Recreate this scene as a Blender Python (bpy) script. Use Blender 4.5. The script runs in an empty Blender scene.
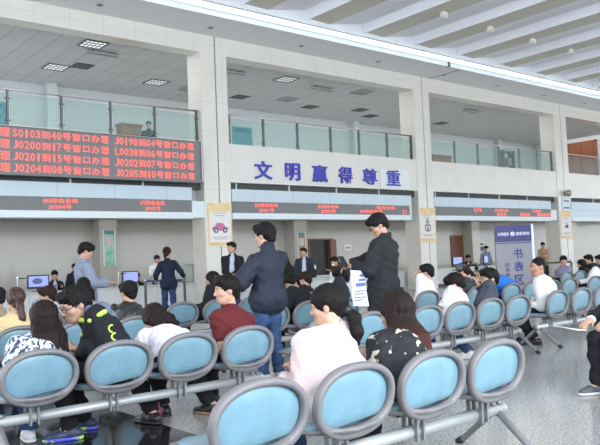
import bpy, bmesh, math, random
import numpy as np
from mathutils import Vector, Matrix
random.seed(7)
rng = np.random.default_rng(7)
SC = bpy.context.scene
COL = SC.collection
PI = math.pi
S = 1.116


def fz(z):
    return 1.25 + S * (z - 1.25)


# ------------------------------------------------------------------ materials
MATS = {}


def mat(name, col, rough=0.5, metal=0.0, spec=0.5, var=0.0, vscale=6.0, bump=0.0, bscale=60.0,
        emit=0.0, alpha=1.0, stretch=None, trans=0.0, coat=0.0, col2=None, sharp=None):
    if name in MATS:
        return MATS[name]
    m = bpy.data.materials.new(name)
    m.use_nodes = True
    nt = m.node_tree
    N, L = nt.nodes, nt.links
    b = N['Principled BSDF']
    b.inputs['Base Color'].default_value = (*col, 1)
    b.inputs['Roughness'].default_value = rough
    b.inputs['Metallic'].default_value = metal
    b.inputs['Specular IOR Level'].default_value = spec
    b.inputs['Coat Weight'].default_value = coat
    if emit:
        b.inputs['Emission Color'].default_value = (*col, 1)
        b.inputs['Emission Strength'].default_value = emit
        b.inputs['Base Color'].default_value = (col[0] * .2, col[1] * .2, col[2] * .2, 1)
    b.inputs['Alpha'].default_value = alpha
    b.inputs['Transmission Weight'].default_value = trans
    tc = N.new('ShaderNodeTexCoord')
    src = tc.outputs['Object']
    if stretch:
        mp = N.new('ShaderNodeMapping')
        mp.inputs['Scale'].default_value = stretch
        L.new(src, mp.inputs['Vector'])
        src = mp.outputs['Vector']
    if var or col2:
        nz = N.new('ShaderNodeTexNoise')
        nz.inputs['Scale'].default_value = vscale
        nz.inputs['Detail'].default_value = 4
        L.new(src, nz.inputs['Vector'])
        cr = N.new('ShaderNodeValToRGB')
        a, c = cr.color_ramp.elements
        if col2:
            if sharp:
                a.position, c.position = sharp
            else:
                a.position, c.position = .35, .65
            a.color = (*col, 1)
            c.color = (*col2, 1)
        else:
            a.position, c.position = .3, .7
            a.color = tuple(max(0, x * (1 - var)) for x in col) + (1,)
            c.color = tuple(min(1, x * (1 + var)) for x in col) + (1,)
        L.new(nz.outputs['Fac'], cr.inputs['Fac'])
        L.new(cr.outputs['Color'], b.inputs['Base Color'])
    if bump:
        nb = N.new('ShaderNodeTexNoise')
        nb.inputs['Scale'].default_value = bscale
        nb.inputs['Detail'].default_value = 3
        L.new(src, nb.inputs['Vector'])
        bp = N.new('ShaderNodeBump')
        bp.inputs['Strength'].default_value = bump
        bp.inputs['Distance'].default_value = .01
        L.new(nb.outputs['Fac'], bp.inputs['Height'])
        L.new(bp.outputs['Normal'], b.inputs['Normal'])
    MATS[name] = m
    return m


def tile_mat(name, col, joint, sx, sz, rough=.25, jw=.012, axis='wall', var=.03, spec=.5, speck=0.0):
    """tiles with joints: axis wall = (x+y, z) ; floor = (x, y); strip = x only"""
    m = bpy.data.materials.new(name)
    m.use_nodes = True
    nt = m.node_tree
    N, L = nt.nodes, nt.links
    b = N['Principled BSDF']
    b.inputs['Roughness'].default_value = rough
    b.inputs['Specular IOR Level'].default_value = spec
    tc = N.new('ShaderNodeTexCoord')
    sp = N.new('ShaderNodeSeparateXYZ')
    L.new(tc.outputs['Object'], sp.inputs[0])

    def M(op, a, bb=None):
        n = N.new('ShaderNodeMath')
        n.operation = op
        for i, v in enumerate((a, bb)):
            if v is None:
                continue
            if isinstance(v, (int, float)):
                n.inputs[i].default_value = v
            else:
                L.new(v, n.inputs[i])
        return n.outputs[0]

    u = sp.outputs['X'] if axis != 'wall' else M('ADD', sp.outputs['X'], sp.outputs['Y'])
    v = sp.outputs['Z'] if axis == 'wall' else sp.outputs['Y']
    fu = M('LESS_THAN', M('FRACT', M('DIVIDE', u, sx)), jw / sx)
    if sz:
        fv = M('LESS_THAN', M('FRACT', M('DIVIDE', v, sz)), jw / sz)
        j = M('MAXIMUM', fu, fv)
    else:
        j = fu
    nz = N.new('ShaderNodeTexNoise')
    nz.inputs['Scale'].default_value = 1.3
    L.new(tc.outputs['Object'], nz.inputs['Vector'])
    cr = N.new('ShaderNodeValToRGB')
    a, c = cr.color_ramp.elements
    a.position, c.position = .3, .7
    a.color = tuple(x * (1 - var) for x in col) + (1,)
    c.color = tuple(x * (1 + var) for x in col) + (1,)
    L.new(nz.outputs['Fac'], cr.inputs['Fac'])
    base = cr.outputs['Color']
    if speck:
        n2 = N.new('ShaderNodeTexNoise')
        n2.inputs['Scale'].default_value = 48
        n2.inputs['Detail'].default_value = 3
        n2.inputs['Roughness'].default_value = .7
        L.new(tc.outputs['Object'], n2.inputs['Vector'])
        c2 = N.new('ShaderNodeValToRGB')
        e = c2.color_ramp.elements
        e[0].position, e[1].position = .36, .62
        e[0].color = (1 - speck,) * 3 + (1,)
        e[1].color = (1 + speck * .6,) * 3 + (1,)
        L.new(n2.outputs['Fac'], c2.inputs['Fac'])
        mx = N.new('ShaderNodeMix')
        mx.data_type = 'RGBA'
        mx.blend_type = 'MULTIPLY'
        mx.inputs['Factor'].default_value = 1
        L.new(base, mx.inputs['A'])
        L.new(c2.outputs['Color'], mx.inputs['B'])
        base = mx.outputs['Result']
    mj = N.new('ShaderNodeMix')
    mj.data_type = 'RGBA'
    L.new(j, mj.inputs['Factor'])
    L.new(base, mj.inputs['A'])
    mj.inputs['B'].default_value = (*joint, 1)
    L.new(mj.outputs['Result'], b.inputs['Base Color'])
    MATS[name] = m
    return m


# ------------------------------------------------------------------ mesh builder
class MB:
    def __init__(self):
        self.v, self.f, self.mi = [], [], []

    def add(self, vs, fs, mi=0):
        o = len(self.v)
        self.v += [tuple(p) for p in vs]
        self.f += [tuple(i + o for i in f) for f in fs]
        self.mi += [mi] * len(fs)
        return self

    def box(self, x0, x1, y0, y1, z0, z1, mi=0):
        vs = [(x, y, z) for z in (z0, z1) for y in (y0, y1) for x in (x0, x1)]
        return self.add(vs, [(0, 2, 3, 1), (4, 5, 7, 6), (0, 1, 5, 4), (2, 6, 7, 3), (0, 4, 6, 2), (1, 3, 7, 5)], mi)

    def obox(self, c, ax, ay, az, hx, hy, hz, mi=0):
        c, ax, ay, az = map(Vector, (c, ax, ay, az))
        vs = [c + ax * (hx * i) + ay * (hy * j) + az * (hz * k) for k in (-1, 1) for j in (-1, 1) for i in (-1, 1)]
        return self.add(vs, [(0, 2, 3, 1), (4, 5, 7, 6), (0, 1, 5, 4), (2, 6, 7, 3), (0, 4, 6, 2), (1, 3, 7, 5)], mi)

    def tube(self, pts, r, n=10, mi=0, sq=1.0):
        pts = [Vector(p) for p in pts]
        rs = r if isinstance(r, (list, tuple)) else [r] * len(pts)
        vs, fs = [], []
        prev = None
        for i, p in enumerate(pts):
            t = (pts[min(i + 1, len(pts) - 1)] - pts[max(i - 1, 0)]).normalized()
            a = prev if prev is not None else (Vector((0, 0, 1)) if abs(t.z) < .9 else Vector((1, 0, 0)))
            a = (a - t * a.dot(t)).normalized()
            prev = a
            b = t.cross(a)
            for k in range(n):
                q = 2 * PI * k / n
                vs.append(p + (a * math.cos(q) + b * (math.sin(q) * sq)) * rs[i])
        for i in range(len(pts) - 1):
            for k in range(n):
                k2 = (k + 1) % n
                fs.append((i * n + k, i * n + k2, (i + 1) * n + k2, (i + 1) * n + k))
        fs.append(tuple(reversed(range(n))))
        fs.append(tuple(range((len(pts) - 1) * n, len(pts) * n)))
        return self.add(vs, fs, mi)

    def lathe(self, prof, c=(0, 0, 0), n=20, mi=0):
        vs, fs = [], []
        for r, z in prof:
            for k in range(n):
                q = 2 * PI * k / n
                vs.append((c[0] + r * math.cos(q), c[1] + r * math.sin(q), c[2] + z))
        for i in range(len(prof) - 1):
            for k in range(n):
                k2 = (k + 1) % n
                fs.append((i * n + k, i * n + k2, (i + 1) * n + k2, (i + 1) * n + k))
        fs.append(tuple(reversed(range(n))))
        fs.append(tuple(range((len(prof) - 1) * n, len(prof) * n)))
        return self.add(vs, fs, mi)

    def build(self, name, m, parent=None, smooth=False, bevel=0):
        me = bpy.data.meshes.new(name)
        me.from_pydata(self.v, [], self.f)
        ms = m if isinstance(m, (list, tuple)) else [m]
        for x in ms:
            me.materials.append(x)
        me.polygons.foreach_set('material_index', self.mi)
        if smooth:
            me.polygons.foreach_set('use_smooth', [True] * len(me.polygons))
        me.update()
        o = bpy.data.objects.new(name, me)
        COL.objects.link(o)
        if parent:
            o.parent = parent
        if bevel:
            md = o.modifiers.new('bevel', 'BEVEL')
            md.width = bevel
            md.segments = 2
            md.limit_method = 'ANGLE'
        return o


def box(name, b, m, parent=None, bevel=0):
    return MB().box(*b).build(name, m, parent, bevel=bevel)


def struct(name, mb, m, **k):
    o = mb.build(name, m, **k)
    o['kind'] = 'structure'
    return o


def empty(name, loc=(0, 0, 0), rz=0):
    o = bpy.data.objects.new(name, None)
    COL.objects.link(o)
    o.location = loc
    o.rotation_euler = (0, 0, rz)
    o.empty_display_size = .1
    return o


def tag(o, label, cat, group=None):
    o['label'] = label
    o['category'] = cat
    if group:
        o['group'] = group
    return o


def copy_tree(o, parent=None):
    c = o.copy()
    COL.objects.link(c)
    if parent:
        c.parent = parent
    for ch in list(o.children):
        copy_tree(ch, c)
    return c


def text_obj(name, s, m, org, right, up, w, h, parent=None, depth=.012, bold=0.0):
    """flat lettering fitted to the rectangle org + right*w + up*h"""
    cu = bpy.data.curves.new('t', 'FONT')
    cu.body = s
    cu.extrude = .01
    cu.offset = bold
    cu.resolution_u = 2
    to = bpy.data.objects.new('t', cu)
    COL.objects.link(to)
    bpy.context.view_layer.update()
    dg = bpy.context.evaluated_depsgraph_get()
    me = bpy.data.meshes.new_from_object(to.evaluated_get(dg))
    bpy.data.objects.remove(to)
    bpy.data.curves.remove(cu)
    n = len(me.vertices)
    co = np.empty(n * 3)
    me.vertices.foreach_get('co', co)
    co = co.reshape(-1, 3)
    lo, hi = co.min(0), co.max(0)
    t = (co - lo) / np.maximum(hi - lo, 1e-6)
    R, U = np.array(right, float), np.array(up, float)
    Nn = np.cross(R, U)
    out = np.array(org) + t[:, :1] * R * w + t[:, 1:2] * U * h + t[:, 2:3] * Nn * depth
    me.vertices.foreach_set('co', out.ravel())
    me.materials.clear()
    me.materials.append(m)
    me.update()
    o = bpy.data.objects.new(name, me)
    COL.objects.link(o)
    if parent:
        o.parent = parent
    return o


# ------------------------------------------------------------------ palette
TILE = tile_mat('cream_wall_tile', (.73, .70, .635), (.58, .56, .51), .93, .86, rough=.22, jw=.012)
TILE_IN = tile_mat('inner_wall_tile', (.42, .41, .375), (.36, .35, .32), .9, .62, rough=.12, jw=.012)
SLAB = tile_mat('slab_panel', (.72, .695, .64), (.62, .6, .56), 1.86, 0, rough=.3, jw=.012)
GROOVE = mat('dark_groove', (.16, .15, .14), .7)
PLASTER = mat('soffit_plaster', (.82, .815, .84), .8, var=.03)
WHITE = mat('cornice_white', (.80, .83, .85), .6, var=.02)
RIBW = mat('ceiling_rib_white', (.90, .90, .95), .7, var=.02)
RIBB = mat('ceiling_panel_beige', (.66, .63, .55), .8, var=.08, vscale=3, bump=.3, bscale=40, stretch=(14, .3, 1))
CEIL2 = tile_mat('upper_ceiling_panel', (.54, .55, .56), (.26, .26, .27), .62, 0, rough=.6, jw=.02, axis='strip', var=.05)
WALL2 = mat('upper_wall_paint', (.55, .57, .57), .7, var=.04)
FLOOR = tile_mat('granite_floor', (.40, .395, .38), (.30, .295, .285), .8, .8, rough=.17, jw=.006, axis='floor', var=.06, speck=.55)
DARKF = tile_mat('dark_granite_floor', (.022, .02, .022), (.05, .05, .05), .8, .8, rough=.08, jw=.004, axis='floor', var=.2, speck=.5)
ALU = tile_mat('pale_blue_panel', (.56, .66, .72), (.36, .43, .47), 1.55, 0, rough=.4, jw=.015, axis='strip', var=.02)
ALUW = mat('pale_bottom_panel', (.72, .79, .82), .45, var=.02)
LEDBG = mat('led_grey_face', (.19, .195, .195), .55, var=.05, bump=.15, bscale=200)
LEDR = mat('led_red_glow', (1.0, .16, .13), .5, emit=1.0)
DARKSLOT = mat('dark_slot', (.07, .07, .065), .7)
STEEL = mat('brushed_steel', (.50, .50, .50), .3, metal=.9, var=.05)
DSTEEL = mat('dark_steel', (.16, .17, .17), .4, metal=.7)
BLUECH = mat('blue_letter', (.035, .035, .42), .4)
GREYPL = mat('chair_grey_plastic', (.185, .172, .178), .42, var=.05)
TEAL = mat('teal_back_pad', (.165, .30, .37), .28, var=.10, vscale=9, bump=.12, bscale=90, spec=.6)
BEAMM = mat('beam_grey_paint', (.43, .44, .44), .38, metal=.25, var=.04)
LEGM = mat('leg_grey_steel', (.24, .24, .25), .4, metal=.4)
BLACK = mat('black_plastic', (.015, .015, .017), .45)
WOOD = mat('brown_door_wood', (.17, .062, .034), .4, var=.25, vscale=3, stretch=(8, 8, .6))
DOORR = mat('red_brown_door_wood', (.27, .085, .035), .4, var=.2, vscale=3, stretch=(8, 8, .6))
CTRW = tile_mat('counter_white_panel', (.60, .61, .61), (.4, .4, .4), .9, 0, rough=.3, jw=.015, axis='strip', var=.03)
CTRT = mat('counter_top_stone', (.55, .55, .54), .2, var=.05)
PAPER = mat('white_paper', (.78, .79, .82), .7)
SCREEN = mat('screen_glow', (.30, .36, .75), .4, emit=.8)
NAVY = mat('totem_navy', (.03, .03, .16), .45)
TOTEM = mat('totem_grey', (.25, .245, .27), .4, var=.03)
GLASS = bpy.data.materials.new('railing_glass')
GLASS.use_nodes = True
_n, _l = GLASS.node_tree.nodes, GLASS.node_tree.links
_n.clear()
_o = _n.new('ShaderNodeOutputMaterial')
_m = _n.new('ShaderNodeMixShader')
_t = _n.new('ShaderNodeBsdfTransparent')
_t.inputs['Color'].default_value = (.86, .94, .92, 1)
_g = _n.new('ShaderNodeBsdfPrincipled')
_g.inputs['Base Color'].default_value = (.50, .60, .58, 1)
_g.inputs['Roughness'].default_value = .08
_m.inputs[0].default_value = .13
_l.new(_t.outputs[0], _m.inputs[1])
_l.new(_g.outputs[0], _m.inputs[2])
_l.new(_m.outputs[0], _o.inputs['Surface'])

# ------------------------------------------------------------------ setting
XL, XR = 0.0, 46.0
DF = 16 * S                       # facade plane
struct('floor', MB().box(2.80, 60, -10, 27, -.1, 0), FLOOR)
struct('floor_dark', MB().box(-12, 2.80, -10, 27, -.1, 0), DARKF)
COLX = [(1.9, 2.83), (10.0 * S, 10.83 * S), (18.32 * S, 19.1 * S), (26.85 * S, 27.8 * S), (35.3 * S, 36.15 * S)]
ZT, ZB = fz(7.31), fz(6.83)
for i, (a, b) in enumerate(COLX):
    mb = MB()
    mid = a + (b - a) * .56
    mb.box(a, mid - .02, DF, DF + .72, 0, ZT, 0)
    mb.box(mid + .02, b, DF, DF + .72, 0, ZT, 0)
    mb.box(mid - .025, mid + .025, DF + .03, DF + .70, 0, ZT, 1)
    struct('trim_%d' % (i + 1), mb, [TILE, GROOVE])
ztop_slab, zbot_slab = fz(4.46), fz(3.42)
for i in range(4):
    a, b = COLX[i][1], COLX[i + 1][0]
    mb = MB()
    mb.box(a, b, DF + .0, DF + .5, ZB, ZT)                       # upper beam
    struct('trim_%d' % (10 + i), mb, TILE)
    mb = MB()
    mb.box(a, b, DF + .02, DF + .45, fz(4.12), ztop_slab, 0)
    mb.box(a, b, DF + .03, DF + .45, fz(4.10), fz(4.12), 0)
    mb.box(a, b, DF + .02, DF + .45, zbot_slab, fz(4.10), 0)
    struct('trim_%d' % (20 + i), mb, [SLAB, GROOVE])
    # shadow slot and valance box
    mb = MB()
    mb.box(a, b, DF + .2, DF + .5, fz(3.22), zbot_slab, 0)
    x = a + .3
    k = 0
    while x < b - 1.2:
        mb.box(x, x + .04, DF + .17, DF + .22, fz(3.22), zbot_slab, 1)
        x += 2.05
    struct('trim_%d' % (30 + i), mb, [DARKSLOT, ALUW])
# floor slab, ceilings and walls of the two storeys
struct('floor_upper', MB().box(XL, XR, DF + .45, 24.4, fz(2.7), fz(4.05)), WALL2)
struct('ceiling_upper', MB().box(XL, XR, DF + .5, 24.4, fz(6.95), fz(6.95) + .1), CEIL2)
struct('wall_upper_back', MB().box(XL, XR, 24.3, 24.5, fz(4.05), ZT), WALL2)
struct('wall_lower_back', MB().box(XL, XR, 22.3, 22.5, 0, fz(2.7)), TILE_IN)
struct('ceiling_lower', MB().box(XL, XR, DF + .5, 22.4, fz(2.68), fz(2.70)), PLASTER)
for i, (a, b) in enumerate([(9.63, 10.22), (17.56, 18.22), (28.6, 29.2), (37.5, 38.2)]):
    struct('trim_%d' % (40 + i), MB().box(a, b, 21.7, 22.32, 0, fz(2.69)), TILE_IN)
# bay cross walls of the upper storey
struct('wall_upper_cross', MB().box(38.3, 38.5, DF + .7, 24.3, fz(4.05), fz(6.95)), WALL2)
for i, x in enumerate([8.9, 15.3, 23.2, 27.6, 34.4]):
    struct('trim_%d' % (50 + i), MB().box(x, x + .35, 23.95, 24.32, fz(4.05), fz(6.95)), WALL2)
# soffit, cornice and saw-tooth hall ceiling
YS = 14.65 * S
struct('ceiling_soffit', MB().box(-6, 60, YS, DF + .6, ZT, ZT + .08), PLASTER)
struct('trim_60', MB().box(-6, 60, YS - .05, YS, ZT - .005, ZT + .22)
       .box(-6, 60, YS - .10, YS - .0, ZT + .15, ZT + .22), WHITE)
struct('trim_61', MB().box(18.46 * S, 18.46 * S + .07, YS - .115, YS + .02, ZT - .02, ZT + .16)
       .box(19.16 * S - .02, 19.16 * S + .03, YS + .02, DF, ZT - .004, ZT + .01), GROOVE)
YE = YS - .42
ZR = ZT + .30
struct('wall_cove', MB().box(-6, 60, YE + .0, YE + .12, ZT + .22, ZT + 1.2), WHITE)
per = 2.345
xb0 = 15.45 * S
mb = MB()
x = xb0 - per * 9 - per
Y0, Y1 = -9.0, YE + .06
while x < 58:
    A, B, C, A2 = x - 1.085, x - .30, x + 1.10, x + 1.26
    zA, zB, zC, zD = ZR + .07, ZR + .05, ZR + .30, ZR
    for (xa, za, xc, zc, mi) in [(A, zA, B, zB, 1), (B, zB, C, zC, 0), (C, zC, C, zD, 0), (C, zD, A2, zA, 0)]:
        mb.add([(xa, Y0, za), (xc, Y0, zc), (xc, Y1, zc), (xa, Y1, za)], [(0, 1, 2, 3)], mi)
    x += per
mb.box(-9, 60, Y0, Y1, ZR + .42, ZR + .5, 0)
struct('ceiling', mb, [RIBW, RIBB])

# doors
def door(name, x0, x1, y, z0, z1, m, leafs=1):
    mb = MB()
    mb.box(x0 - .07, x0, y - .06, y + .02, z0, z1 + .07, 0)
    mb.box(x1, x1 + .07, y - .06, y + .02, z0, z1 + .07, 0)
    mb.box(x0, x1, y - .06, y + .02, z1, z1 + .07, 0)
    w = (x1 - x0) / leafs
    for i in range(leafs):
        mb.box(x0 + i * w + .008, x0 + (i + 1) * w - .008, y - .035, y + .01, z0, z1 - .005, 0)
        mb.box(x0 + i * w + .15, x0 + (i + 1) * w - .15, y - .045, y - .03, z0 + .25, z0 + 1.0, 0)
        mb.box(x0 + i * w + .15, x0 + (i + 1) * w - .15, y - .045, y - .03, z0 + 1.15, z1 - .2, 0)
    o = struct(name, mb, m)
    return o

d = door('door_1', 27.75, 28.95, 22.3, 0, 2.10, WOOD, 1)
# black panel painting the dark of an open doorway, and the leaf standing ajar
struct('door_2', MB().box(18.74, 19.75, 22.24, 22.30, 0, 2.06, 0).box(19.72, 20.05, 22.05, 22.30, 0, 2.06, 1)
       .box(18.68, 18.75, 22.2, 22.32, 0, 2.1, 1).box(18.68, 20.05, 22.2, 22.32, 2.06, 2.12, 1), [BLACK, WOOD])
struct('trim_70', MB().box(29.03, 29.36, 22.1, 22.3, 0, 2.12), ALUW)
# upper double door on the cross wall, facing -x
mb = MB()
X = 38.3
z0, z1 = fz(4.05), fz(4.05) + 2.85
for (ya, yb) in ((20.35, 21.15), (21.17, 21.97)):
    mb.box(X - .05, X, ya, yb, z0, z1, 0)
    mb.box(X - .07, X - .04, ya + .12, yb - .12, z0 + .3, z0 + 1.1, 0)
    mb.box(X - .07, X - .04, ya + .12, yb - .12, z0 + 1.25, z1 - .25, 0)
mb.box(X - .08, X, 20.25, 20.35, z0, z1 + .1, 0).box(X - .08, X, 21.97, 22.07, z0, z1 + .1, 0).box(X - .08, X, 20.25, 22.07, z1, z1 + .1, 0)
struct('door_3', mb, DOORR)

# ------------------------------------------------------------------ upper railings: one per bay
POSTX = [2.95, 4.3, 5.12 * S, 6.335 * S, 7.54 * S, 8.725 * S, 9.94 * S]
POSTS = [POSTX,
         [10.965 * S, 12.12 * S, 13.36 * S, 14.66 * S, 15.85 * S, 17.12 * S, 18.28 * S],
         [19.2 * S, 20.57 * S, 21.91 * S, 23.21 * S, 24.53 * S, 25.79 * S, 26.8 * S],
         [27.9 * S, 29.2 * S, 30.5 * S, 31.8 * S, 33.1 * S, 34.4 * S, 35.25 * S]]
RL = ['glass railing with steel posts above the big red number board',
      'glass railing above the wall with the blue characters',
      'glass railing of the bay between the second and third column',
      'glass railing in front of the red-brown double door upstairs']
ry = DF + .2
zr = fz(5.29)
for i, ps in enumerate(POSTS):
    r = empty('glass_railing', ((ps[0] + ps[-1]) / 2, ry, ztop_slab))
    tag(r, RL[i], 'railing', 'glass railings of the upper storey')
    ox, oy, oz = r.location
    MB().tube([(ps[0] - .1 - ox, 0, zr - oz), (ps[-1] + .1 - ox, 0, zr - oz)], .03, 10).build('handrail', STEEL, r, True)
    for k, p in enumerate(ps):
        mb = MB()
        for dy in (-.03, .03):
            mb.box(p - .025 - ox, p + .025 - ox, dy - .008, dy + .008, 0, zr - .02 - oz)
        for q in (.15, .7):
            mb.tube([(p - .07 - ox, 0, q), (p + .07 - ox, 0, q)], .02, 8)
        mb.build('post', DSTEEL, r)
        if k + 1 < len(ps):
            MB().box(p + .06 - ox, ps[k + 1] - .06 - ox, -.006, .006, .06, zr - .10 - oz).build('glass_pane', GLASS, r)

# ------------------------------------------------------------------ ceiling fittings
def downlight(x, i):
    o = MB().lathe([(.10, 0), (.10, -.012), (.075, -.014), (.06, .0)], (0, 0, 0), 20, 0).lathe(
        [(.058, -.004), (.05, -.008)], (0, 0, 0), 16, 1).build('downlight', [STEEL, BLACK])
    o.location = (x, 15.4 * S, ZT - .001)
    return o


dl_n = ['first', 'second', 'third', 'fourth', 'fifth', 'sixth', 'seventh', 'eighth']
for i, x in enumerate([6.99, 9.99, 12.99, 16.08, 19.21, 22.25, 25.26, 28.28]):
    tag(downlight(x * S, i), 'round recessed downlight in the grey soffit, %s from the left' % dl_n[i], 'downlight', 'downlights in the soffit')
zc = fz(6.95)
LUM = mat('louvre_bright', (.80, .86, .9), .4, emit=.75)
FX = [(7.58, 17.16, 0), (7.57, 19.67, 0), (10.75, 19.78, 0), (14.03, 17.44, 0), (11.99, 17.42, 1), (15.72, 17.66, 1), (8.03, 17.62, 1), (23.4, 17.5, 1),
      (15.82, 19.6, 3), (12.1, 20.0, 3), (17.4, 17.5, 3)]
FL = ['gridded ceiling lamp nearest the beam above the red board', 'gridded ceiling lamp deeper in above the red board',
      'gridded ceiling lamp near the first column upstairs', 'gridded ceiling lamp above the blue characters',
      'dark slim bar fitting beside the first column upstairs', 'dark slim bar fitting above the middle characters',
      'dark slim bar fitting hung beside the gridded lamp over the red board', 'dark slim bar fitting in the bay right of the second column',
      'dull gridded lamp deep in above the characters', 'dull gridded lamp left above the characters', 'dull gridded lamp near the second column']
for (x, y, k), lb in zip(FX, FL):
    if k in (0, 3):
        mb = MB()
        mb.box(-.34, .34, -.34, -.31, -.03, 0, 0).box(-.34, .34, .31, .34, -.03, 0, 0).box(-.34, -.31, -.31, .31, -.03, 0, 0).box(.31, .34, -.31, .31, -.03, 0, 0)
        mb.box(-.31, .31, -.31, .31, -.004, 0, 1)
        for q in range(1, 5):
            mb.box(-.31 + q * .124 - .004, -.31 + q * .124 + .004, -.31, .31, -.02, 0, 0)
        for q in range(1, 3):
            mb.box(-.31, .31, -.31 + q * .207 - .012, -.31 + q * .207 + .012, -.02, 0, 0)
        o = mb.build('ceiling_lamp', [DSTEEL if k == 0 else STEEL, LUM if k == 0 else CEIL2])
        tag(o, lb, 'ceiling lamp', 'gridded lamps of the upper ceiling')
    else:
        o = MB().box(-.5, .5, -.06, .06, -.11, -.05).box(-.32, -.28, -.02, .02, -.05, 0).box(.28, .32, -.02, .02, -.05, 0).build('hanging_sign_bar', DSTEEL)
        tag(o, lb, 'ceiling fitting', 'bar fittings of the upper ceiling')
    o.location = (x * S, y * S, zc)
VT = [(8.14, 19.21), (14.17, 20.17), (19.45, 19.71), (17.37, 20.23), (20.64, 20.36), (24.6, 20.0)]
VL = ['dark square vent above the red board', 'dark square vent above the characters', 'dark square vent just left of the second column',
      'dark square vent deep in beside the second column', 'dark square vent right of the second column', 'dark square vent in the third bay']
for (x, y), lb in zip(VT, VL):
    mb = MB().box(-.3, .3, -.3, .3, -.01, 0, 0)
    for q in range(6):
        mb.box(-.27, .27, -.26 + q * .09, -.22 + q * .09, -.02, -.009, 1)
    o = mb.build('ceiling_vent', [BLACK, DSTEEL])
    o.location = (x * S, y * S, zc - .001)
    tag(o, lb, 'vent', 'vents of the upper ceiling')
# twin spots on the beige ceiling strips
SPM = mat('spot_white', (.75, .74, .70), .5)
for i, (x, y) in enumerate([(15.06, 11.91), (17.06, 11.97), (19.29, 11.97), (21.46, 11.95)]):
    xs = xb0 + per * round((x * S - xb0 + .5) / per) - .5
    mb = MB()
    mb.box(-.11, .11, -.05, .05, -.04, .14, 0)
    for sx in (-.10, .10):
        mb.lathe([(.03, .0), (.06, -.03), (.072, -.10), (.062, -.11), (.04, -.06)], (sx, 0, -.02), 16, 0)
    o = mb.build('twin_spot_lamp', SPM)
    o.location = (xs, y * S, ZR + .02)
    tag(o, 'white twin spot lamp on a beige ceiling strip, %s from the left' % dl_n[i], 'spot lamp', 'twin spots of the hall ceiling')

# ------------------------------------------------------------------ big red number board
yb = 15.7 * S
bd = empty('led_board', (6.2 * S, yb, fz(3.36)))
tag(bd, 'long grey number board with four rows of red glowing characters above the service windows', 'led board')
bx0, bx1, bz0, bz1 = 2.6 * S, 9.74 * S, fz(3.36), fz(4.37)
ox, oy, oz = bd.location
MB().box(bx0 - ox, bx1 - ox, .02, .22, 0, bz1 - oz).build('cabinet', LEDBG, bd)
mb = MB()
for (a, b, c, e) in ((bx0, bx1, bz0 - .03, bz0), (bx0, bx1, bz1, bz1 + .02), (bx1, bx1 + .03, bz0 - .03, bz1 + .02)):
    mb.box(a - ox, b - ox, 0, .24, c - oz, e - oz)
mb.build('frame', DSTEEL, bd)
mb = MB()
for xx in (4.0, 6.5, 9.0):
    mb.box(xx * S - ox, xx * S + .06 - ox, .2, DF - yb + .03, .2, .26).box(xx * S - ox, xx * S + .06 - ox, .2, DF - yb + .03, .8, .86)
mb.build('wall_bracket', DSTEEL, bd)
R_, U_ = (1, 0, 0), (0, 0, 1)
rows = [('S0103', '40', 'J0198', '04'), ('J0200', '17', 'L0038', '06'), ('J0201', '15', 'J0202', '07'), ('J0204', '08', 'J0205', '10')]
rowh = (bz1 - bz0) / 4


def led_line(pre, num, xa, xb, z, h):
    """one board line: each run of characters fitted to its own cells"""
    w = (xb - xa) / 16.6
    f = (xb - xa) / 18.0
    cells = []
    u = 0.0
    for s in pre + '到' + num + '号窗口办理':
        wd = 1.0 if ord(s) < 128 else 1.84
        g = {'1': .32, 'J': .08, '口': .28}.get(s, .09 if wd == 1.0 else .15)
        cells.append((s, u + g, u + wd - g))
        u += wd
    for s, a, b in cells:
        k = .12 if s == '口' else .04
        t = text_obj('led_text', s, LEDR, (xa + a * f - ox, 0.018, z + h * k - oz), R_, U_, (b - a) * f, h * (1 - 2 * k), bd, .012, .009 if s not in '口' else .016)


def bx(px_frac):
    return px_frac


xa1, xa2, xa3, xa4 = 5.06 * S, 7.27 * S, 7.40 * S, 9.56 * S
for i, (p1, n1, p2, n2) in enumerate(rows):
    z = bz1 - rowh * (i + 1) + rowh * .13
    h = rowh * .74
    led_line(p1, n1, xa1, xa2, z, h)
    led_line(p2, n2, xa3, xa4, z, h)
    text_obj('led_text', '理', LEDR, (4.80 * S - ox, .018, z - oz), R_, U_, .24, h, bd, .012, .012)

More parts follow.
